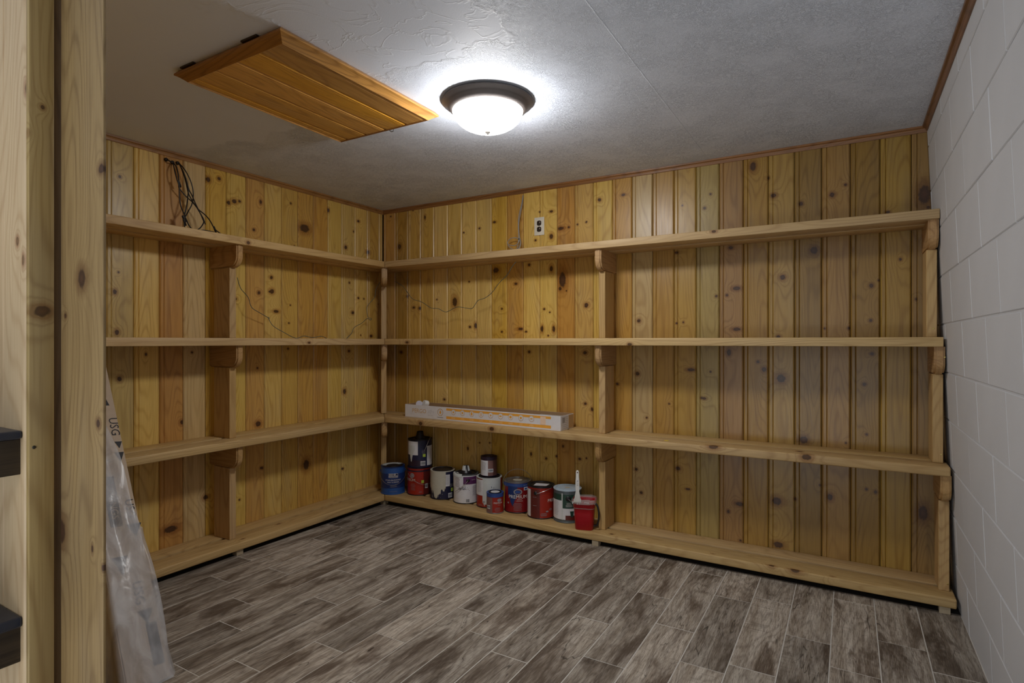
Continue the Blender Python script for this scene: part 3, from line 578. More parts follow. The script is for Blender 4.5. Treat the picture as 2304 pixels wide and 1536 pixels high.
# ================================================================== CEILING LAMP
lp = empty('ceiling_lamp', (LAMP[0], LAMP[1], CEIL), label='flush ceiling lamp with dark bronze ring and glowing white glass bowl', cat='lamp')
M_BRONZE = paint('oiled_bronze', srgb(84, 78, 76), 0.42, 0.3)
R = 0.184
ring = [(0.0, -0.0005), (R - 0.012, -0.0005), (R, -0.004), (R + 0.001, -0.010), (R - 0.006, -0.015), (R - 0.010, -0.018), (R - 0.018, -0.024), (R - 0.026, -0.034),
        (R - 0.034, -0.040), (R - 0.040, -0.043), (R - 0.044, -0.042), (R - 0.046, -0.036), (R - 0.05, -0.030)]
link('ring', lathe_me(ring, 72, 30), M_BRONZE, lp)
g = NT('opal_glass'); em = g.n('ShaderNodeEmission'); em.inputs[0].default_value = (1.0, 0.985, 0.965, 1); em.inputs[1].default_value = LAMP_GLASS_STRENGTH
g.l(em.outputs[0], g.out.inputs[0])
gb = [(0.1435, -0.036)]
for k in range(0, 10):
    a = PI / 2 * k / 9; gb.append((0.1435 * math.cos(a) ** 0.92 if k < 9 else 0.0, -0.038 - 0.086 * math.sin(a)))
link('glass_bowl', lathe_me(gb, 40, True), g.m, lp)
link('finial', lathe_me([(0, -0.120), (0.011, -0.1165), (0.013, -0.126), (0.010, -0.130), (0.005, -0.133), (0.004, -0.137), (0, -0.140)], 24, True), paint('nickel_finial', srgb(120, 116, 112), 0.35, 0.5), lp)

# ================================================================== OUTLET
M_IVORY = paint('ivory_plate', srgb(226, 220, 204), 0.4); M_SOCK = paint('brown_socket', srgb(48, 36, 28), 0.35); M_HOLE = paint('slot_white', srgb(214, 208, 196), 0.5)
ot = empty('outlet', (1.329, 0, 1.853), label='ivory wall outlet with two dark sockets above the top shelf', cat='outlet')
link('plate', box_me(-0.035, 0.035, -0.0055, 0.0, -0.057, 0.057, 0.0022, 2), M_IVORY, ot)
for s in (1, -1):
    pts = []
    for k in range(24):
        a = 2 * PI * k / 24; pts.append((0.0165 * max(-0.86, min(0.86, math.cos(a))) * 1.05, 0.0165 * max(-0.92, min(0.92, math.sin(a))) * 1.05))
    sk = link('socket', prism_me(pts, -0.0075, -0.0050, 'y', 0), M_SOCK, ot, (0, 0, 0.0195 * s))
    for dx in (-0.0055, 0.0055): link('slot', box_me(dx - 0.0013, dx + 0.0013, -0.0080, -0.0076, 0.0, 0.0085), M_HOLE if dx > 0 else M_DARKGAP, sk)
link('screw', lathe_me([(0, 0.001), (0.0022, 0.0006), (0.0026, 0)], 10), M_STEEL, ot, (0, -0.0055, 0), (PI / 2, 0, 0))

# ================================================================== CABLES
M_BLKC = paint('black_cable', srgb(32, 30, 30), 0.4); M_GRYC = paint('grey_cable', srgb(150, 148, 144), 0.5); M_GRN = paint('grey_green_wire', srgb(84, 98, 92), 0.5)
bc = empty('cable_bundle', (0.012, -1.535, 2.05), label='bundle of black cables hanging from the left wall onto the top shelf', cat='cables')
def shift(pts, o): return [(p[0] - o[0], p[1] - o[1], p[2] - o[2]) for p in pts]
def fixz(pts, lo):  return [(p[0], p[1], max(p[2], lo)) for p in pts]
for st in BLACK:
    link('cable', tube_me(shift(fixz(st, 1.6756 + 0.004), bc.location), 0.0030, 8), M_BLKC, bc)
for (y_, z_) in [(-1.582, 2.056), (-1.5506, 2.050), (-1.524, 2.054)]:
    link('grommet', lathe_me([(0, 0.012), (0.006, 0.011), (0.009, 0.007), (0.0095, 0.0), (0.009, -0.002)], 16), M_BLKC, bc, (0.0015 - bc.location.x, y_ - bc.location.y, z_ - bc.location.z), (0, PI / 2, 0))
for (p, s) in [((0.055, -1.5418, 1.934), 0.008), ((0.081, -1.5336, 1.753), 0.011), ((0.131, -1.40, 1.716), 0.008), ((0.085, -1.5330, 1.735), 0.008)]:
    link('connector', lathe_me([(0, 0.018), (s * .5, 0.018), (s * .62, 0.012), (s * .62, -0.012), (s * .4, -0.018), (0, -0.018)], 12), M_BLKC, bc, (p[0] - bc.location.x, p[1] - bc.location.y, p[2] - bc.location.z), (0.5, 0.2, 0))
gc = empty('cable_coil', (1.2139, -0.008, 2.06), label='coiled thin grey cable hanging on the back wall left of the outlet', cat='cables')
for i, st in enumerate(GREY):
    link('cable', tube_me(shift(fixz(st, 1.6756 + 0.004), gc.location), 0.0026, 8), M_GRYC, gc)
link('cable_tie', lathe_me([(0.0045, 0.003), (0.0065, 0.003), (0.0065, -0.003), (0.0045, -0.003), (0.0045, 0.003)], 14), M_BLKC, gc, (1.2085 - gc.location.x, -0.05 - gc.location.y, 1.776 - gc.location.z))
link('plug', box_me(-0.028, 0.022, -0.012, 0.012, 0.0, 0.018, 0.004, 2), paint('white_plug', srgb(225, 222, 214), 0.5), gc, (1.195 - gc.location.x, -0.085 - gc.location.y, 1.6760 - gc.location.z), (0, 0, -0.2))
o = link('wire', tube_me(GREEN_BACK, 0.0019, 6), M_GRN); tag(o, 'thin grey-green wire drooping below the top shelf on the back wall', 'wire')
o = link('wire', tube_me(fixz(GREEN_LEFT, 1.1452), 0.0019, 6), M_GRN); tag(o, 'thin grey-green wire sagging onto the second shelf beside the left wall bracket', 'wire')
o = link('wire', tube_me(fixz(GREEN_CORNER, 1.1452), 0.0019, 6), M_GRN); tag(o, 'thin grey-green wire with a small loop near the corner of the left wall', 'wire')
# ================================================================== flat print helpers
def text_mesh(s, size, extr=0.0):
    cu = bpy.data.curves.new('t', 'FONT'); cu.body = s; cu.size = size; cu.align_x = 'CENTER'; cu.align_y = 'CENTER'; cu.resolution_u = 2
    cu.fill_mode = 'FRONT'
    o = bpy.data.objects.new('t', cu); C.objects.link(o); dg = bpy.context.evaluated_depsgraph_get(); dg.update()
    me = bpy.data.meshes.new_from_object(o.evaluated_get(dg)); bpy.data.objects.remove(o); bpy.data.curves.remove(cu)
    return me
def refine(me, maxlen):
    bm = bmesh.new(); bm.from_mesh(me)
    for _ in range(3):
        es = [e for e in bm.edges if e.calc_length() > maxlen]
        if not es: break
        bmesh.ops.subdivide_edges(bm, edges=es, cuts=1)
    bmesh.ops.triangulate(bm, faces=bm.faces[:]); bm.to_mesh(me); bm.free()
def wrap(me, r, ang, z, slope=0.0):
    """bend a flat mesh (x right, y up) round a vertical cylinder of radius r; ang 0 faces local -y, positive to the viewer's right"""
    for v in me.vertices:
        a = ang + v.co.x / r; zz = z + v.co.y
        v.co = Vector((r * math.sin(a), -r * math.cos(a), zz))
    me.update(); return me
def patch_me(r, a0, a1, z0, z1, n=None):
    n = n or max(2, int(abs(a1 - a0) / 0.12)); vs_, fs = [], []
    for i in range(n + 1):
        a = a0 + (a1 - a0) * i / n
        b = z0[i] if isinstance(z0, list) else z0; t = z1[i] if isinstance(z1, list) else z1
        vs_ += [(r * math.sin(a), -r * math.cos(a), b), (r * math.sin(a), -r * math.cos(a), t)]
    for i in range(n): fs.append((2 * i, 2 * i + 2, 2 * i + 3, 2 * i + 1))
    return raw(vs_, fs, True)
def drips(r, a0, a1, ztop, zlo, zhi, n, seed):
    rnd = random.Random(seed); z0 = []
    for i in range(n + 1):
        f = i / n; base = zlo(f) if callable(zlo) else zlo
        z0.append(max(0.006, base + rnd.uniform(-1, 1) * zhi))
    return patch_me(r, a0, a1, z0, ztop, n)
PC = {}
def pc(name, r, g, b, rough=0.45, metal=0.0):
    if name not in PC: PC[name] = paint(name, srgb(r, g, b), rough, metal)
    return PC[name]
K = dict(white=pc('label_white', 222, 222, 226), black=pc('label_black', 24, 22, 26), navy=pc('label_navy', 26, 30, 62), green=pc('label_lime', 176, 200, 70),
         steel=pc('can_steel', 150, 150, 150, 0.35, 0.7), wire=pc('bail_wire', 190, 190, 190, 0.3, 0.9), lid=pc('lid_dark', 30, 28, 34, 0.35), text=pc('print_white', 232, 226, 220),
         grey=pc('print_grey', 150, 146, 150), cream=pc('paint_cream', 196, 192, 176, 0.5), red=pc('label_red', 158, 36, 18), maroon=pc('label_maroon', 96, 32, 26),
         brown=pc('label_brown', 92, 60, 54), dkred=pc('label_deep_red', 134, 22, 26), blue=pc('body_blue', 40, 84, 152), dkblue=pc('band_blue', 22, 48, 104),
         purple=pc('label_purple', 92, 44, 92), dkpurple=pc('label_dark_purple', 44, 26, 46), bluep=pc('paint_blue', 44, 74, 140, 0.4), dgreen=pc('label_green', 34, 66, 54),
         mauve=pc('label_mauve', 128, 92, 86), ltblue=pc('paint_pale_blue', 186, 202, 214, 0.4), gmetal=pc('can_grey', 96, 104, 108, 0.4, 0.3), offw=pc('paint_offwhite', 206, 210, 208, 0.5))
def toward(x, y):     # rotation so that local -y faces the middle of the room / doorway
    return math.atan2(CAM.x - x, -(CAM.y - y))
def can(x, y, z, label, R=0.0825, H=0.190, body='white', rim='steel', lid='steel', base='steel', spin=0.0, name='paint_can', lid_in=True):
    o = empty(name, (x, y, z), toward(x, y) + spin, label=label, cat='paint can', group='paint cans on the bottom shelf')
    link('body', lathe_me([(0, 0.0015), (R - 0.004, 0.0015), (R - 0.001, 0.0), (R + 0.0008, 0.002), (R + 0.0008, 0.005), (R - 0.0012, 0.007), (R - 0.001, H - 0.006)], 56), K[body], o)
    link('base_rim', lathe_me([(R - 0.003, 0.0002), (R + 0.0012, 0.0006), (R + 0.0014, 0.0048), (R - 0.0006, 0.0065)], 56), K[base], o)
    link('rim', lathe_me([(R - 0.001, H - 0.007), (R + 0.0012, H - 0.006), (R + 0.0014, H - 0.001), (R - 0.001, H), (R - 0.006, H - 0.001), (R - 0.0075, H - 0.004), (R - 0.013, H - 0.004)], 56), K[rim], o)
    link('lid', lathe_me([(R - 0.012, H - 0.0045), (R - 0.013, H + 0.0015), (R - 0.016, H + 0.002), (R - 0.018, H - 0.003), (0.0, H - 0.003)], 56), K[lid], o)
    return o
def pt(o, name, me, mat, label=None):
    q = link(name, me, mat, o)
    if label: q['label'] = label
    return q
def lab(o, R, a0, a1, z0, z1, mat, k=0, name='label_panel'): return pt(o, name, patch_me(R + 0.0004 + 0.00025 * k, a0, a1, z0, z1), K[mat])
def txt(o, R, s, size, a, z, mat='text', k=4):
    me = text_mesh(s, size); refine(me, 0.012); wrap(me, R + 0.0004 + 0.00025 * k, a, z); return pt(o, 'lettering', me, K[mat])
def lines(o, R, a, z, n, wdt, mat='text', step=0.006, k=3, th=0.0016, seed=1):
    rnd = random.Random(seed); bm = bmesh.new()
    for i in range(n):
        w_ = wdt * rnd.uniform(0.7, 1.0); me = patch_me(R + 0.0004 + 0.00025 * k, a - w_ / 2, a + w_ / 2, z - i * step, z - i * step + th, 6); bm.from_mesh(me); bpy.data.meshes.remove(me)
    return pt(o, 'small_print', bm_mesh(bm, True), K[mat])
def barcode(o, R, a, z, w_=0.20, h=0.026, k=3):
    lab(o, R, a - w_ / 2, a + w_ / 2, z, z + h, 'white', k, 'barcode_label')
    bm = bmesh.new(); rnd = random.Random(int(a * 100) + 3); t = a - w_ / 2 + 0.025
    while t < a + w_ / 2 - 0.03:
        d = rnd.choice([0.006, 0.010, 0.016]); me = patch_me(R + 0.0004 + 0.00025 * (k + 1), t, t + d, z + 0.005, z + h - 0.004, 1); bm.from_mesh(me); bpy.data.meshes.remove(me); t += d + rnd.choice([0.006, 0.010])
    pt(o, 'barcode', bm_mesh(bm), K['black'])
def disc(o, R, a, z, rx, rz, mat, k=3, name='emblem'):
    vs_ = [(0, 0, 0)] + [(rx * math.cos(2 * PI * i / 24), rz * math.sin(2 * PI * i / 24), 0) for i in range(24)]
    me = raw(vs_, [(0, i + 1, (i + 1) % 24 + 1) for i in range(24)]); wrap(me, R + 0.0004 + 0.00025 * k, a, z); return pt(o, name, me, K[mat])
def annulus(o, R, a, z, r0, r1, mat, k=4, sx=1.0):
    n = 28; vs_ = []
    for i in range(n): c, s = math.cos(2 * PI * i / n), math.sin(2 * PI * i / n); vs_ += [(r0 * c * sx, r0 * s, 0), (r1 * c * sx, r1 * s, 0)]
    fs = [(2 * i, 2 * i + 1, (2 * i + 3) % (2 * n), (2 * i + 2) % (2 * n)) for i in range(n)]
    me = raw(vs_, fs); wrap(me, R + 0.0004 + 0.00025 * k, a, z); return pt(o, 'emblem_ring', me, K[mat])
def ear(o, R, a, z, mat='black', r=0.012):
    q = link('ear', lathe_me([(0, 0.005), (r * 0.5, 0.005), (r * 0.8, 0.003), (r, 0.0)], 18), K[mat], o, (R * math.sin(a), -R * math.cos(a), z), (PI / 2, 0, a)); return q
def bail(o, R, z, mode, a=PI / 2, drop=0.075, mat='wire', lean=0.35):
    """wire handle pivoting on ears at angles -a, +a ; 'down' hangs in front, 'up' stands"""
    pts = []; Rb = R + 0.010
    for i in range(17):
        f = i / 16; th = PI * f
        x_ = -Rb * math.cos(th); s = math.sin(th)
        if mode == 'down': y_ = -(R + 0.006) * math.sin(th) if True else 0; pts.append((x_, y_ * 1.02 - 0.004, z - drop * s))
        else: pts.append((x_, -lean * 0.10 * s, z + 0.098 * s))
    pts = [Vector(p) for p in pts]
    if a != PI / 2:
        rot = Matrix.Rotation(a - PI / 2, 3, 'Z'); pts = [rot @ p for p in pts]
    return pt(o, 'bail_handle', tube_me(pts, 0.0016, 6, 2), K[mat])
def spatter(o, R, a0, a1, z0, z1, n, mat, seed):
    rnd = random.Random(seed); bm = bmesh.new()
    for _ in range(n):
        a = rnd.uniform(a0, a1); z_ = rnd.uniform(z0, z1); w_ = rnd.uniform(0.01, 0.03); h = rnd.uniform(0.001, 0.012)
        me = patch_me(R + 0.0004 + 0.00025 * 5, a, a + w_, z_, z_ + h, 1); bm.from_mesh(me); bpy.data.meshes.remove(me)
    q = pt(o, 'paint_spatter', bm_mesh(bm), K[mat]); q['kind'] = 'stuff'; return q
ZB = SZ[3] + T + 0.0003
R1 = 0.0825
# 1 blue
c = can(0.256, -0.172, ZB, 'blue gallon paint can in the shelf corner with wire handle hanging in front', body='blue', rim='dkblue', lid='lid', base='blue')
lab(c, R1, -1.5, 1.5, 0.045, 0.145, 'dkblue'); lab(c, R1, -0.36, 0.42, 0.118, 0.146, 'white', 1); lab(c, R1, -0.34, 0.40, 0.1305, 0.1445, 'navy', 2)
txt(c, R1, 'BEHR', 0.020, -0.02, 0.1375, 'text'); lab(c, R1, -0.34, 0.40, 0.1195, 0.1285, 'grey', 2); txt(c, R1, 'ULTRA', 0.0115, 0.02, 0.124, 'navy')
txt(c, R1, 'STAIN-BLOCKING', 0.0135, 0.02, 0.101, 'text'); txt(c, R1, 'PAINT & PRIMER', 0.0115, 0.02, 0.086, 'text'); lines(c, R1, 0.05, 0.066, 3, 0.6, 'grey'); lines(c, R1, 0.05, 0.021, 1, 0.85, 'grey')
bail(c, R1, 0.155, 'down', drop=0.085); ear(c, R1, -PI / 2, 0.155, 'blue'); ear(c, R1, PI / 2, 0.155, 'blue')
pt(c, 'dried_paint', lathe_me([(0.045, 0.1886), (0.060, 0.1905), (0.070, 0.1920), (0.0735, 0.1925)], 30, True, 0.4, 3.3), K['offw'])
# 2 red below
c = can(0.428, -0.092, ZB, 'red gallon paint can, lower of the stack of two', body='red', rim='dkpurple', lid='lid', base='black')
lab(c, R1, 0.35, 1.5, 0.006, 0.178, 'maroon'); lab(c, R1, -1.5, 1.5, 0.162, 0.172, 'dkpurple', 1); annulus(c, R1, -0.62, 0.137, 0.010, 0.0165, 'grey'); disc(c, R1, -0.62, 0.137, 0.008, 0.008, 'grey')
txt(c, R1, 'PREMIUM', 0.026, -0.98, 0.105, 'text'); lab(c, R1, 0.16, 0.38, 0.085, 0.105, 'green', 3, 'lime_sticker'); barcode(c, R1, 0.62, 0.048, 0.26, 0.030)
lines(c, R1, -0.55, 0.078, 6, 0.45, 'grey', 0.008); lines(c, R1, 0.1, 0.028, 2, 0.3, 'grey')
bail(c, R1, 0.150, 'down', a=PI / 2 + 0.55, drop=0.075); ear(c, R1, 0.75 * PI, 0.15)
# 2b top of stack with cone spout
z2 = ZB + 0.193
c = can(0.436, -0.094, z2, 'dark gallon paint can on top of the red one, with a black cone spout', body='navy', rim='black', lid='black', base='navy')
lab(c, R1, -1.4, -0.18, 0.085, 0.178, 'white', 1); pt(c, 'paint_drip', drips(R1 + 0.0015, -1.2, -0.45, 0.15, lambda f: 0.115 - 0.075 * math.exp(-((f - .55) / .22) ** 2), 0.004, 22, 4), K['offw'])
lab(c, R1, -1.3, 0.4, 0.008, 0.050, 'dkpurple'); lab(c, R1, 0.60, 1.4, 0.012, 0.145, 'white', 1); lab(c, R1, 0.22, 0.46, 0.072, 0.092, 'green', 3, 'lime_sticker'); barcode(c, R1, 0.24, 0.014, 0.42, 0.030)
lines(c, R1, 0.30, 0.118, 4, 0.35, 'grey', 0.007)
pt(c, 'spout', lathe_me([(0.036, 0.188), (0.034, 0.195), (0.026, 0.212), (0.022, 0.236), (0.0205, 0.238), (0.016, 0.236), (0.02, 0.20)], 28), K['black'])
pt(c, 'bail_handle', tube_me([(0.030, -0.079, 0.115), (0.045, -0.082, 0.150), (0.060, -0.075, 0.185), (0.072, -0.045, 0.20)], 0.0016, 6, 3), K['wire'])
# 3 splashed cream
c = can(0.632, -0.092, ZB, 'dark navy paint can with cream paint run down its left side', body='navy', rim='cream', lid='lid', base='black')
pt(c, 'paint_drip', drips(R1 + 0.0008, -1.5, 0.25, 0.184, lambda f: 0.075 - 0.055 * math.exp(-((f - .55) / .26) ** 2), 0.017, 46, 11), K['cream'])
lab(c, R1, 0.10, 0.62, 0.088, 0.166, 'white', 1); lines(c, R1, 0.36, 0.158, 8, 0.36, 'grey', 0.008, 4); lab(c, R1, 0.72, 0.98, 0.050, 0.074, 'green', 3, 'lime_sticker')
barcode(c, R1, 0.66, 0.012, 0.40, 0.030); lines(c, R1, 0.8, 0.10, 4, 0.5, 'grey', 0.006); spatter(c, R1, -1.3, 0.0, 0.01, 0.07, 18, 'cream', 3)
# 4 white with purple band and spout
c = can(0.826, -0.092, ZB, 'white paint can with purple band, its black spout streaked with white paint', body='white', rim='gmetal', lid='black', base='black')
lab(c, R1, -0.22, 0.95, 0.128, 0.176, 'purple'); lab(c, R1, -1.5, -0.25, 0.10, 0.176, 'white', 1); lines(c, R1, -0.75, 0.165, 9, 0.5, 'brown', 0.007); txt(c, R1, 'ULTRA', 0.009, 0.62, 0.155, 'text'); txt(c, R1, 'Scuff Defense', 0.010, -0.30, 0.098, 'navy')
lines(c, R1, 0.75, 0.115, 11, 0.45, 'grey', 0.006); spatter(c, R1, -0.6, 0.25, 0.085, 0.11, 26, 'navy', 7); barcode(c, R1, 0.13, 0.006, 0.30, 0.030); ear(c, R1, 0.16, 0.152)
pt(c, 'bail_handle', tube_me([(0.012, -0.088, 0.152), (-0.010, -0.090, 0.128), (-0.042, -0.082, 0.100), (-0.07, -0.060, 0.078)], 0.0016, 6, 3), K['wire'])
pt(c, 'spout', lathe_me([(0.040, 0.188), (0.038, 0.196), (0.026, 0.206), (0.020, 0.232), (0.018, 0.233), (0.015, 0.228)], 28), K['lid'])
pt(c, 'dried_paint', lathe_me([(0.0275, 0.205), (0.0215, 0.233), (0.0175, 0.2355), (0.0165, 0.230)], 14, True, -2.9, -1.7), K['offw'])
pt(c, 'dried_paint', lathe_me([(0.030, 0.203), (0.0218, 0.233), (0.0178, 0.2355)], 8, True, -1.1, -0.5), K['offw'])
pt(c, 'dried_paint', lathe_me([(0.050, 0.1875), (0.066, 0.190), (0.078, 0.1925), (0.0845, 0.189), (0.0846, 0.172)], 18, True, -3.3, -1.9), K['offw'])
# 5 red & pale paint, 6 on top
c = can(1.010, -0.092, ZB, 'red paint can overrun with pale paint, a smaller can on its lid', body='red', rim='offw', lid='lid', base='black')
pt(c, 'paint_drip', drips(R1 + 0.0006, -0.55, 1.05, 0.184, lambda f: 0.05 + 0.05 * f - 0.04 * math.exp(-((f - .15) / .15) ** 2), 0.014, 40, 21), K['offw'])
lab(c, R1, -1.4, -0.5, 0.078, 0.178, 'white', 4); lines(c, R1, -0.85, 0.160, 9, 0.45, 'grey', 0.0075, 5); disc(c, R1, -0.42, 0.040, 0.008, 0.005, 'grey', 6)
lines(c, R1, -0.75, 0.02, 2, 0.5, 'grey'); spatter(c, R1, 0.05, 0.5, 0.10, 0.13, 10, 'gmetal', 5)
c = can(1.010 - 0.004, -0.090, ZB + 0.1925, 'quart can half white half mauve with dark purple lid, standing on a gallon can', R=0.053, H=0.124, body='brown', rim='dkpurple', lid='dkpurple', base='dkpurple')
lab(c, 0.053, -1.5, -0.12, 0.004, 0.102, 'white'); lab(c, 0.053, -0.12, 0.5, 0.004, 0.102, 'mauve'); lab(c, 0.053, -1.56, 1.56, 0.104, 0.118, 'dkpurple', 1); barcode(c, 0.053, 0.22, 0.028, 0.62, 0.022); lines(c, 0.053, -0.7, 0.09, 7, 0.7, 'grey', 0.008)
# 7 small quart in front
c = can(1.121, -0.197, ZB, 'small red quart can with blue paint on its rim, in front of the gallon cans', R=0.053, H=0.124, body='red', rim='bluep', lid='lid', base='steel')
lab(c, 0.053, -1.5, -0.32, 0.004, 0.098, 'mauve'); lab(c, 0.053, -1.56, 1.56, 0.100, 0.117, 'bluep', 1); annulus(c, 0.053, 0.52, 0.083, 0.006, 0.010, 'grey', 4, 1.5); disc(c, 0.053, 0.52, 0.083, 0.009, 0.005, 'grey')
txt(c, 0.053, 'PREMIUM', 0.014, 0.35, 0.066, 'text'); txt(c, 0.053, 'PLUS', 0.009, 0.5, 0.053, 'grey'); barcode(c, 0.053, -0.85, 0.028, 0.5, 0.022); lines(c, 0.053, 0.3, 0.036, 4, 0.7, 'grey', 0.007)
pt(c, 'lid_sticker', lathe_me([(0.0, 0.1235), (0.028, 0.1235)], 28), K['white'])
# 8 PREMIUM large, handle up
c = can(1.222, -0.092, ZB, 'dark red gallon can with blue paint band and its wire handle standing up', body='dkred', rim='steel', lid='steel', base='black')
lab(c, R1, -1.56, 1.56, 0.160, 0.182, 'bluep', 1); pt(c, 'paint_drip', drips(R1 + 0.0008, -0.80, -0.02, 0.165, lambda f: 0.105 - 0.06 * math.exp(-((f - .5) / .25) ** 2), 0.008, 20, 5), K['dkblue'])
annulus(c, R1, 0.02, 0.132, 0.013, 0.018, 'grey', 6, 1.5); disc(c, R1, 0.02, 0.132, 0.017, 0.009, 'bluep', 6); txt(c, R1, 'PREMIUM', 0.030, 0.02, 0.101, 'text', 7); lines(c, R1, 0.15, 0.085, 2, 0.5, 'text', 0.009, 7)
lab(c, R1, 0.48, 0.80, 0.140, 0.160, 'white', 5, 'sticker'); lab(c, R1, 0.54, 0.74, 0.144, 0.155, 'bluep', 6, 'sticker'); lines(c, R1, 0.0, 0.060, 6, 0.7, 'grey', 0.008, 6); disc(c, R1, -0.75, 0.062, 0.006, 0.006, 'grey', 6); lines(c, R1, 0.9, 0.024, 2, 0.3, 'grey', 0.006, 6)
txt(c, R1, 'LOW VOC', 0.006, 0.62, 0.171, 'text', 6); bail(c, R1, 0.165, 'up'); ear(c, R1, -PI / 2, 0.165, 'bluep'); ear(c, R1, PI / 2, 0.165, 'bluep')
pt(c, 'dried_paint', lathe_me([(0.0, 0.1885), (0.030, 0.1880)], 20), K['cream'])
# 9 red / brown
c = can(1.402, -0.118, ZB, 'red and brown gallon can with a white label on its black lid', body='red', rim='black', lid='black', base='black')
lab(c, R1, -0.85, -0.10, 0.006, 0.176, 'maroon', 1); lab(c, R1, -1.45, -0.85, 0.010, 0.172, 'white', 1); txt(c, R1, 'PREMIUM', 0.026, 1.12, 0.108, 'text'); lines(c, R1, -0.48, 0.128, 1, 0.4, 'grey'); lines(c, R1, -0.48, 0.078, 1, 0.4, 'grey')
disc(c, R1, 0.45, 0.045, 0.009, 0.005, 'grey'); lines(c, R1, 0.20, 0.034, 4, 0.5, 'grey', 0.005); ear(c, R1, -0.42, 0.152); lines(c, R1, 0.75, 0.06, 3, 0.3, 'grey', 0.005)
pt(c, 'bail_handle', tube_me([(-0.030, -0.086, 0.150), (-0.005, -0.090, 0.160), (0.030, -0.084, 0.172), (0.062, -0.062, 0.183)], 0.0017, 6, 3), K['wire'])
me = raw([(-0.046, -0.030, 0.1880), (0.030, -0.040, 0.1880), (0.052, 0.010, 0.1880), (-0.030, 0.030, 0.1880)], [(0, 1, 2, 3)]); pt(c, 'lid_label', me, K['white'])
# 10 green label
c = can(1.572, -0.105, ZB, 'grey metal gallon can with dark green label and pale blue paint on its lid', body='gmetal', rim='ltblue', lid='ltblue', base='gmetal')
lab(c, R1, -1.5, -0.38, 0.020, 0.150, 'white', 1); lab(c, R1, -1.5, -0.42, 0.130, 0.165, 'dgreen', 2); lab(c, R1, -0.34, 1.3, 0.085, 0.165, 'dgreen', 1); lab(c, R1, -0.34, 1.3, 0.020, 0.085, 'white', 1)
lab(c, R1, -0.14, 1.2, 0.018, 0.045, 'maroon', 2, 'picture_floor'); txt(c, R1, 'INTERIOR', 0.006, 0.10, 0.116, 'text'); lines(c, R1, 0.12, 0.108, 3, 0.5, 'text', 0.006); lines(c, R1, -0.9, 0.12, 10, 0.5, 'grey', 0.0085); ear(c, R1, 0.06, 0.142, 'black', 0.016)
me = raw([(-0.012, 0.070, 0), (0.012, 0.070, 0), (0.007, 0.036, 0), (-0.007, 0.036, 0)], [(0, 3, 2, 1)])
wrap(me, R1 + 0.0016, 0.32, 0.0); pt(c, 'picture', me, K['dgreen'])
pt(c, 'bail_handle', tube_me([(0.006, -0.090, 0.142), (0.026, -0.089, 0.126), (0.048, -0.078, 0.105), (0.066, -0.062, 0.090)], 0.0016, 6, 3), K['wire'])
pt(c, 'paint_drip', drips(R1 + 0.001, -0.42, -0.34, 0.172, 0.02, 0.003, 4, 2), K['offw']); pt(c, 'dried_paint', lathe_me([(0.0, 0.1883), (0.016, 0.1880)], 16), K['cream'])

# ================================================================== PAIL and BRUSH
pail = empty('paint_pail', (1.722, -0.196, ZB), toward(1.722, -0.196) - 0.12, label='small red plastic paint pail with clear liner at the centre upright', cat='pail')
M_RED = paint('red_plastic', srgb(170, 8, 26), 0.35)
def rsq(h, r, z, n=8):
    out = []
    for q in range(4):
        cx = (h - r) * (1 if q in (0, 3) else -1); cy = (h - r) * (1 if q in (0, 1) else -1)
        for k in range(n):
            a = PI / 2 * q + PI / 2 * k / (n - 1); out.append((cx + r * math.cos(a), cy + r * math.sin(a), z))
    return out
def loft(rings, close=True):
    vs_, fs = [], []; n = len(rings[0])
    for r in rings: vs_ += r
    for i in range(len(rings) - 1):
        for k in range(n): fs.append((i * n + k, i * n + (k + 1) % n, (i + 1) * n + (k + 1) % n, (i + 1) * n + k))
    if close: fs.append(tuple(range(n))[::-1])
    return raw(vs_, fs, 50)
body = [rsq(0.048, 0.020, 0.0005), rsq(0.050, 0.022, 0.003), rsq(0.0555, 0.024, 0.090), rsq(0.0575, 0.026, 0.122), rsq(0.0610, 0.028, 0.126), rsq(0.0625, 0.028, 0.150), rsq(0.0660, 0.030, 0.153),
        rsq(0.0665, 0.030, 0.160), rsq(0.0640, 0.029, 0.1615), rsq(0.0610, 0.028, 0.158), rsq(0.055, 0.024, 0.12), rsq(0.049, 0.02, 0.012)]
me = loft(body); n = 32; bm = bmesh.new(); bm.from_mesh(me); bm.verts.ensure_lookup_table(); bm.faces.new([bm.verts[11 * n + k] for k in range(n)]); link('body', bm_mesh(bm, 50), M_RED, pail)
lin = NT('clear_liner'); lin.b.inputs['Base Color'].default_value = srgb(200, 196, 190); lin.b.inputs['Roughness'].default_value = 0.25; tr = lin.n('ShaderNodeBsdfTransparent'); mx = lin.n('ShaderNodeMixShader')
mx.inputs[0].default_value = 0.30; lin.l(tr.outputs[0], mx.inputs[1]); lin.l(lin.b.outputs[0], mx.inputs[2]); lin.l(mx.outputs[0], lin.out.inputs[0])
rnd = random.Random(5)
def wob(ring, amp, zamp): return [(x * (1 + rnd.uniform(-amp, amp)), y * (1 + rnd.uniform(-amp, amp)), z + rnd.uniform(-zamp, zamp)) for x, y, z in ring]
link('liner', loft([wob(rsq(0.0600, 0.028, 0.120), 0.0, 0), wob(rsq(0.0606, 0.028, 0.162), 0.0, 0), wob(rsq(0.062, 0.03, 0.172), 0.03, 0.003), wob(rsq(0.068, 0.034, 0.166), 0.04, 0.004), wob(rsq(0.0715, 0.036, 0.152), 0.04, 0.006)], False), lin.m, pail)
link('dried_paint', patch_me(0.02, 0, 1, 0, 0.001, 2), K['offw'], pail, (-0.02, -0.060, 0.1620))
bm = bmesh.new()
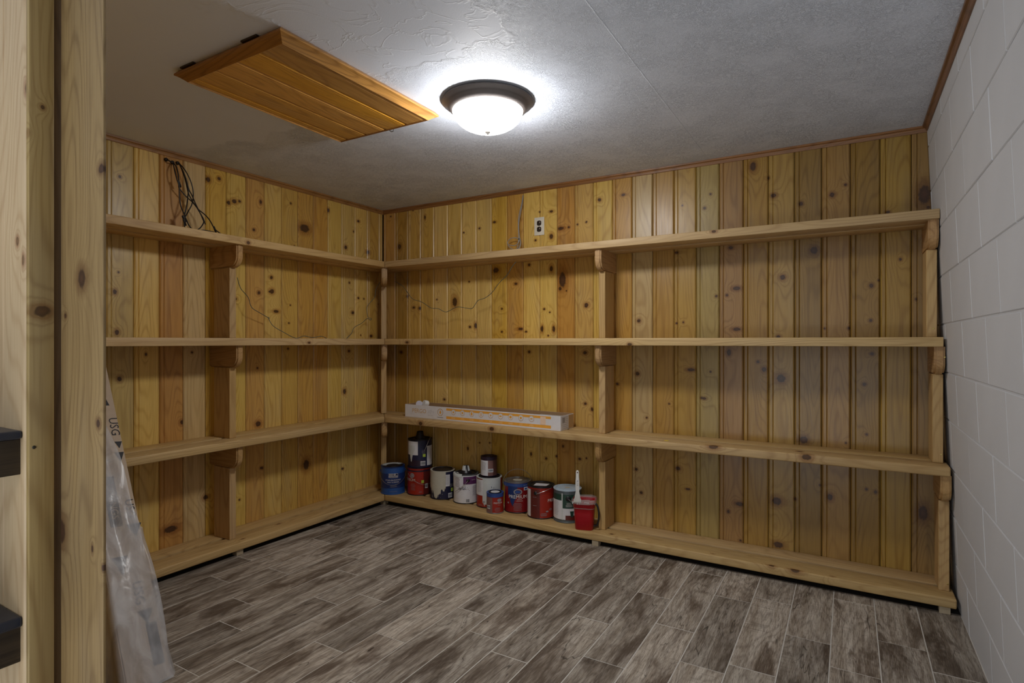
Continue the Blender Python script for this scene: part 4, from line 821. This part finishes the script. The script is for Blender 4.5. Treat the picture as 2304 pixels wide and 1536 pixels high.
for i in range(9):
    x_ = -0.062 + 0.0052 * i + rnd.uniform(-.001, .001); h = rnd.uniform(0.004, 0.013); add_box(bm, x_, x_ + 0.004, -0.0672, -0.0662, 0.160 - h, 0.1625, 0.0004)
for i in range(5):
    x_ = 0.005 + 0.006 * i; h = rnd.uniform(0.003, 0.007); add_box(bm, x_, x_ + 0.003, -0.0672, -0.0662, 0.160 - h, 0.162, 0.0004)
link('dried_paint', bm_mesh(bm, 40), K['offw'], pail)
link('handle_strap', tube_me([(0.064, -0.030, 0.150), (0.076, -0.033, 0.135), (0.083, -0.036, 0.10), (0.082, -0.036, 0.06), (0.073, -0.034, 0.030), (0.056, -0.030, 0.022)], 0.0055, 8, 4), K['black'], pail)
br = empty('paint_brush', (1.712, -0.2735 , ZB + 0.140), toward(1.712, -0.27), label='white-handled paint brush hanging upright over the front of the red pail', cat='brush')
hp = [(-0.0205, 0.018), (-0.0215, 0.032), (-0.016, 0.044), (-0.0105, 0.060), (-0.0095, 0.080), (-0.0110, 0.110), (-0.0105, 0.140), (-0.0085, 0.165), (-0.0095, 0.180), (-0.0080, 0.192), (-0.004, 0.198)]
poly = hp + [(-a, b) for a, b in hp[::-1]]
M_HND = paint('white_handle', srgb(226, 224, 218), 0.4)
link('handle', prism_me([(a, b) for a, b in poly], 0.0, 0.0095, 'y', 0.0028, 2, 60), M_HND, br)
link('hanging_hole', lathe_me([(0.0, 0.0005), (0.0035, 0.0005), (0.0036, -0.0002)], 16), K['brown'], br, (0, -0.0002, 0.186), (PI / 2, 0, 0))
me = text_mesh('XL 2.5', 0.012); q = link('lettering', me, K['dkblue'], br, (0, -0.0004, 0.128), (PI / 2, PI / 2, 0))
br.location.y += 0.0

# ================================================================== CARTON on shelf 3
bx = empty('flooring_carton', (0.985, -0.122, SZ[2] + T + 0.0004), -0.033, label='long open white carton with orange print on the third shelf', cat='carton')
M_CW = paint('carton_white', srgb(222, 220, 222), 0.6); M_CK = paint('carton_kraft', srgb(164, 132, 96), 0.8); M_OR = paint('print_orange', srgb(236, 168, 62), 0.6); M_OT = paint('print_tan', srgb(206, 164, 100), 0.6)
L2, D2, HB, tk = 0.603, 0.083, 0.086, 0.0035
link('bottom', box_me(-L2 + tk, L2 - tk, -D2 + tk, D2 - tk, 0, tk), M_CK, bx)
def panel(name, x0, x1, y0, y1, inner):
    me = box_me(x0, x1, y0, y1, 0.0, HB, 0.0006)
    me.materials.append(M_CW); me.materials.append(M_CK)
    for p in me.polygons:
        if Vector(p.normal).dot(Vector(inner)) > 0.7: p.material_index = 1
    return link(name, me, None, bx)
panel('side_panel', -L2, L2, -D2, -D2 + tk, (0, 1, 0)); panel('side_panel', -L2, L2, D2 - tk, D2, (0, -1, 0)); panel('end_panel', -L2, -L2 + tk, -D2 + tk, D2 - tk, (1, 0, 0)); ep = panel('end_panel', L2 - tk, L2, -D2 + tk, D2 - tk, (-1, 0, 0))
link('kraft_patch', box_me(L2, L2 + 0.0006, 0.018, D2 - 0.004, 0.004, HB - 0.004), paint('tape_kraft', srgb(190, 156, 110), 0.6), bx)
link('shipping_label', box_me(L2, L2 + 0.0005, -0.060, -0.030, 0.045, 0.072), K['grey'], bx)
lines_bm = bmesh.new()
for i in range(7): add_box(lines_bm, L2 + 0.0003, L2 + 0.0007, -0.068, 0.010, 0.010 + i * 0.0105, 0.0125 + i * 0.0105)
link('small_print', bm_mesh(lines_bm), paint('carton_grey_print', srgb(176, 172, 170), 0.7), bx)
FY = -D2 - 0.0004
def flat(name, me, mat, x, z, dy=0.0):
    for v in me.vertices: v.co = Vector((x + v.co.x, FY - dy, z + v.co.y))
    return link(name, me, mat, bx)
def rect(w_, h): return raw([(-w_ / 2, -h / 2, 0), (w_ / 2, -h / 2, 0), (w_ / 2, h / 2, 0), (-w_ / 2, h / 2, 0)], [(0, 1, 2, 3)])
flat('lettering', text_mesh('PERGO', 0.040), M_OT, -0.475, 0.046); flat('lettering', text_mesh('XP+', 0.032), paint('print_pale_grey', srgb(200, 196, 196), 0.6), -0.370, 0.046); flat('lettering', text_mesh('laminate', 0.014), paint('print_pale_grey2', srgb(196, 190, 186), 0.6), -0.375, 0.024)
def ringm(r0, r1, n=28):
    vs_ = []
    for i in range(n): c_, s_ = math.cos(2 * PI * i / n), math.sin(2 * PI * i / n); vs_ += [(r0 * c_, r0 * s_, 0), (r1 * c_, r1 * s_, 0)]
    return raw(vs_, [(2 * i, 2 * i + 1, (2 * i + 3) % (2 * n), (2 * i + 2) % (2 * n)) for i in range(n)])
def discm(r, n=24): return raw([(r * math.cos(2 * PI * i / n), r * math.sin(2 * PI * i / n), 0) for i in range(n)], [tuple(range(n))])
drop = raw([(0, 0.016, 0), (-0.005, 0.005, 0), (-0.0075, -0.002, 0), (-0.006, -0.008, 0), (0, -0.011, 0), (0.006, -0.008, 0), (0.0075, -0.002, 0), (0.005, 0.005, 0)], [tuple(range(8))])
flat('icon', drop, M_OR, -0.290, 0.050, 0.0004); flat('icon_ring', ringm(0.020, 0.0235), M_OT, -0.290, 0.050, 0.0004); flat('icon_caption', rect(0.05, 0.004), K['grey'], -0.290, 0.016, 0.0004)
flat('orange_band', rect(0.780, 0.0145), M_OR, 0.150, 0.0720); flat('orange_band', rect(0.780, 0.0175), M_OR, 0.150, 0.0185)
for i in range(9):
    X_ = -0.180 + 0.0735 * i
    flat('icon_disc', discm(0.0185), M_CW, X_, 0.0575, 0.0004); flat('icon_ring', ringm(0.0155, 0.0180), M_OT, X_, 0.0575, 0.0006)
    rr = random.Random(i)
    shp = [discm(0.007, 5), rect(0.012, 0.012), drop.copy(), rect(0.006, 0.020), discm(0.009, 3), rect(0.018, 0.008), discm(0.009, 8), discm(0.008, 6), rect(0.016, 0.006)][i]
    if i == 2:
        for v in shp.vertices: v.co.x += 0.290 ; v.co.y = v.co.z - 0.050; v.co.z = 0
    flat('icon', shp, M_OR, X_, 0.0575, 0.0008)
    bmr = bmesh.new()
    for q in range(2): me_ = rect(0.034 * rr.uniform(.6, 1), 0.0022); bmr.from_mesh(me_); bmesh.ops.translate(bmr, verts=bmr.verts[-4:], vec=(0, 0.003 - 0.006 * q, 0)); bpy.data.meshes.remove(me_)
    flat('icon_caption', bm_mesh(bmr), paint('caption', srgb(244, 206, 140), 0.6), X_, 0.0185, 0.0004)
flat('print_block', rect(0.036, 0.046), paint('pale_peach', srgb(238, 206, 178), 0.6), 0.487, 0.0525, 0.0005)
# loose grey sheet edge inside, two white caps
link('loose_sheet', box_me(0.40, 0.585, -0.06, 0.05, 0.070, 0.0715), paint('grey_sheet', srgb(176, 172, 166), 0.7), bx, (0, 0, 0), (0, 0, 0))
capm = lathe_me([(0, -0.016), (0.020, -0.016), (0.0225, -0.013), (0.0225, 0.013), (0.020, 0.016), (0, 0.016)], 30, 35)
for (x_, y_, z_, rz_, lb, col) in [(0.462, -0.1330, 0.0860, 0.5, 'left one of two small white caps in the end of the carton', srgb(206, 204, 216)), (0.508, -0.120, 0.0905, -0.35, 'right one of two small white caps in the end of the carton', srgb(232, 232, 230))]:
    o = link('plastic_cap', capm.copy(), None, None, (x_, y_, SZ[2] + T + z_), (PI / 2 - 0.2, 0.0, rz_)); o.data.materials.clear(); o.data.materials.append(paint('cap_white', col, 0.5)); tag(o, lb, 'cap', 'white caps in the carton')
# crumpled packing they sit on
pk = bmesh.new(); add_box(pk, 0.425, 0.545, -0.165, -0.060, SZ[2] + T + 0.0045, SZ[2] + T + 0.067, 0.008, 2)
o = link('packing_block', bm_mesh(pk, 40), M_CK); tag(o, 'kraft packing piece inside the left end of the open carton', 'packing')

# ================================================================== WRAPPED BUNDLE leaning in front of the left shelves
A0 = Vector((1.060, -2.126, 0.0)); A1 = Vector((0.300, -1.994, 1.065)); dirL = (A1 - A0).normalized()
LEN = 1.50
wv = Vector((0, -1, 0)); wv = (wv - dirL * wv.dot(dirL)).normalized(); nv = wv.cross(dirL).normalized()
if nv.x < 0: nv = -nv
WDT, THK = 0.135, 0.150
wrp = empty('wrapped_bundle', A0, label='long cardboard package in cloudy plastic film leaning against the left shelves', cat='package')
def Lp(s, wq, d): return dirL * s + wv * wq + nv * d          # local to A0
M_KR = paint('grey_kraft', srgb(176, 158, 138), 0.8); M_INK = paint('ink_black', srgb(34, 34, 40), 0.7)
# the foot is cut level with the floor
def foot_s(wq, d): return -(wv.z * wq + nv.z * d) / dirL.z
vs_, cs = [], [(0, 0), (WDT, 0), (WDT, -THK), (0, -THK)]
for (a, d) in cs: vs_.append(Lp(foot_s(a, d) + 0.002, a, d))
for (a, d) in cs: vs_.append(Lp(LEN * 0.88, a, d))
bm = bmesh.new(); V_ = [bm.verts.new(v) for v in vs_]
for f in [(0, 1, 2, 3), (7, 6, 5, 4), (0, 4, 5, 1), (1, 5, 6, 2), (2, 6, 7, 3), (3, 7, 4, 0)]: bm.faces.new([V_[i] for i in f])
bmesh.ops.bevel(bm, geom=bm.edges[:], offset=0.004, segments=2, affect='EDGES'); link('carton_body', bm_mesh(bm, 40), M_KR, wrp)
def on_face(me, s, a, ang, dd=0.0008, mat=M_INK, name='lettering'):
    """flat mesh laid on the bundle's front; its x axis runs down the bundle"""
    ca, sa = math.cos(ang), math.sin(ang)
    for v in me.vertices:
        X, Y = v.co.x * ca - v.co.y * sa, v.co.x * sa + v.co.y * ca
        v.co = Lp(s - X, a - Y, dd)
    return link(name, me, mat, wrp)
def s_of(z): return z / dirL.z
tri = lambda w_, h: raw([(-h / 2, -w_ / 2, 0), (-h / 2, w_ / 2, 0), (h / 2, 0, 0)], [(0, 1, 2)])
on_face(text_mesh('USG', 0.044), s_of(0.785), 0.019, 0.0); on_face(tri(0.034, 0.042), s_of(0.675), 0.020, 0, name='arrow_mark'); on_face(tri(0.026, 0.030), s_of(0.718), 0.015, 0, name='arrow_mark'); on_face(tri(0.026, -0.050), s_of(0.885), 0.032, 0, name='arrow_mark')
bar = rect(0.20, 0.040); on_face(bar, s_of(0.53), 0.075, 0, name='print_bar'); on_face(text_mesh('CEILINGS', 0.034), s_of(0.53), 0.075, 0, 0.0014, M_KR)
on_face(text_mesh('USG', 0.044), s_of(0.245), 0.050, 0); on_face(tri(0.05, 0.05), s_of(0.175), 0.040, 0, name='arrow_mark'); on_face(rect(0.14, 0.034), s_of(0.10), 0.030, 0, name='print_bar'); on_face(text_mesh('USG', 0.040), s_of(0.50), 0.022, 0); on_face(tri(0.05, 0.05), s_of(0.43), 0.02, 0, name='arrow_mark'); on_face(tri(0.05, 0.07), s_of(0.33), 0.085, 0, name='arrow_mark')
flm = NT('cloudy_film'); tcf = flm.n('ShaderNodeTexCoord').outputs['Object']
flm.b.inputs['Base Color'].default_value = srgb(214, 216, 222); flm.b.inputs['Roughness'].default_value = 0.28
sp = flm.n('ShaderNodeMapping'); sp.inputs['Rotation'].default_value = (0.2, 0.62, 0.0); sp.inputs['Scale'].default_value = (15, 15, 1.6); flm.l(tcf, sp.inputs[0])
nf = flm.noise(sp.outputs[0], 1, 3, 0.5, 0.6); trb = flm.n('ShaderNodeBsdfTransparent'); mxx = flm.n('ShaderNodeMixShader')
flm.l(flm.ramp(nf, 0.35, 0.70, 0.32, 0.62), mxx.inputs[0]); flm.l(trb.outputs[0], mxx.inputs[1]); flm.l(flm.b.outputs[0], mxx.inputs[2]); flm.l(mxx.outputs[0], flm.out.inputs[0])
flm.bump(nf, 0.6, 0.008)
# film: closed skirt wrapped round the carton, open boundary runs diagonally near the top
rnd = random.Random(12); NS, NA = 46, 44
perim = []
def prm(t):   # t 0..1 : from back right corner, round the right edge, across the front, round to the left side
    seg = [(-0.003, -0.045), (-0.007, -0.01), (0.003, 0.008), (WDT - 0.004, 0.012), (WDT + 0.010, 0.0), (WDT + 0.010, -THK)]
    ln = [math.dist(seg[i], seg[i + 1]) for i in range(5)]; tot = sum(ln); x = t * tot
    for i in range(5):
        if x <= ln[i] or i == 4: f = min(1, x / ln[i]); return (seg[i][0] + (seg[i + 1][0] - seg[i][0]) * f, seg[i][1] + (seg[i + 1][1] - seg[i][1]) * f)
        x -= ln[i]
vs_, fs = [], []
for i in range(NS + 1):
    for j in range(NA + 1):
        t = j / NA; a, d = prm(t)
        top = LEN * (0.36 + 0.30 * min(1, max(0, a / 0.052)) + 0.235 * min(1, max(0, (a - 0.052) / 0.03))) if d > -0.02 else (LEN * (0.36 if a < 0.05 else 0.895))
        s0 = foot_s(a, d) + 0.004; s = s0 + (top - s0) * i / NS
        fl_ = max(0, 1 - s / 0.75)
        wv_ = 0.006 * math.sin(9 * a / 0.1 + s * 6) + 0.005 * math.sin(23 * t + 4.1 * math.sin(s * 5)) + 0.007 * fl_ * (1 + math.sin(13 * t + 2))
        cx, cd_ = a - WDT / 2, d + THK / 2; L_ = math.hypot(cx, cd_)
        vs_.append(Lp(s, a + cx / L_ * (wv_ + 0.004), d + cd_ / L_ * (wv_ + 0.004)))
for i in range(NS):
    for j in range(NA): q = i * (NA + 1) + j; fs.append((q, q + 1, q + NA + 2, q + NA + 1))
me = raw(vs_, fs, True)
for v in me.vertices:
    if v.co.z < 0.003: v.co.z = 0.003
link('plastic_film', me, flm.m, wrp)
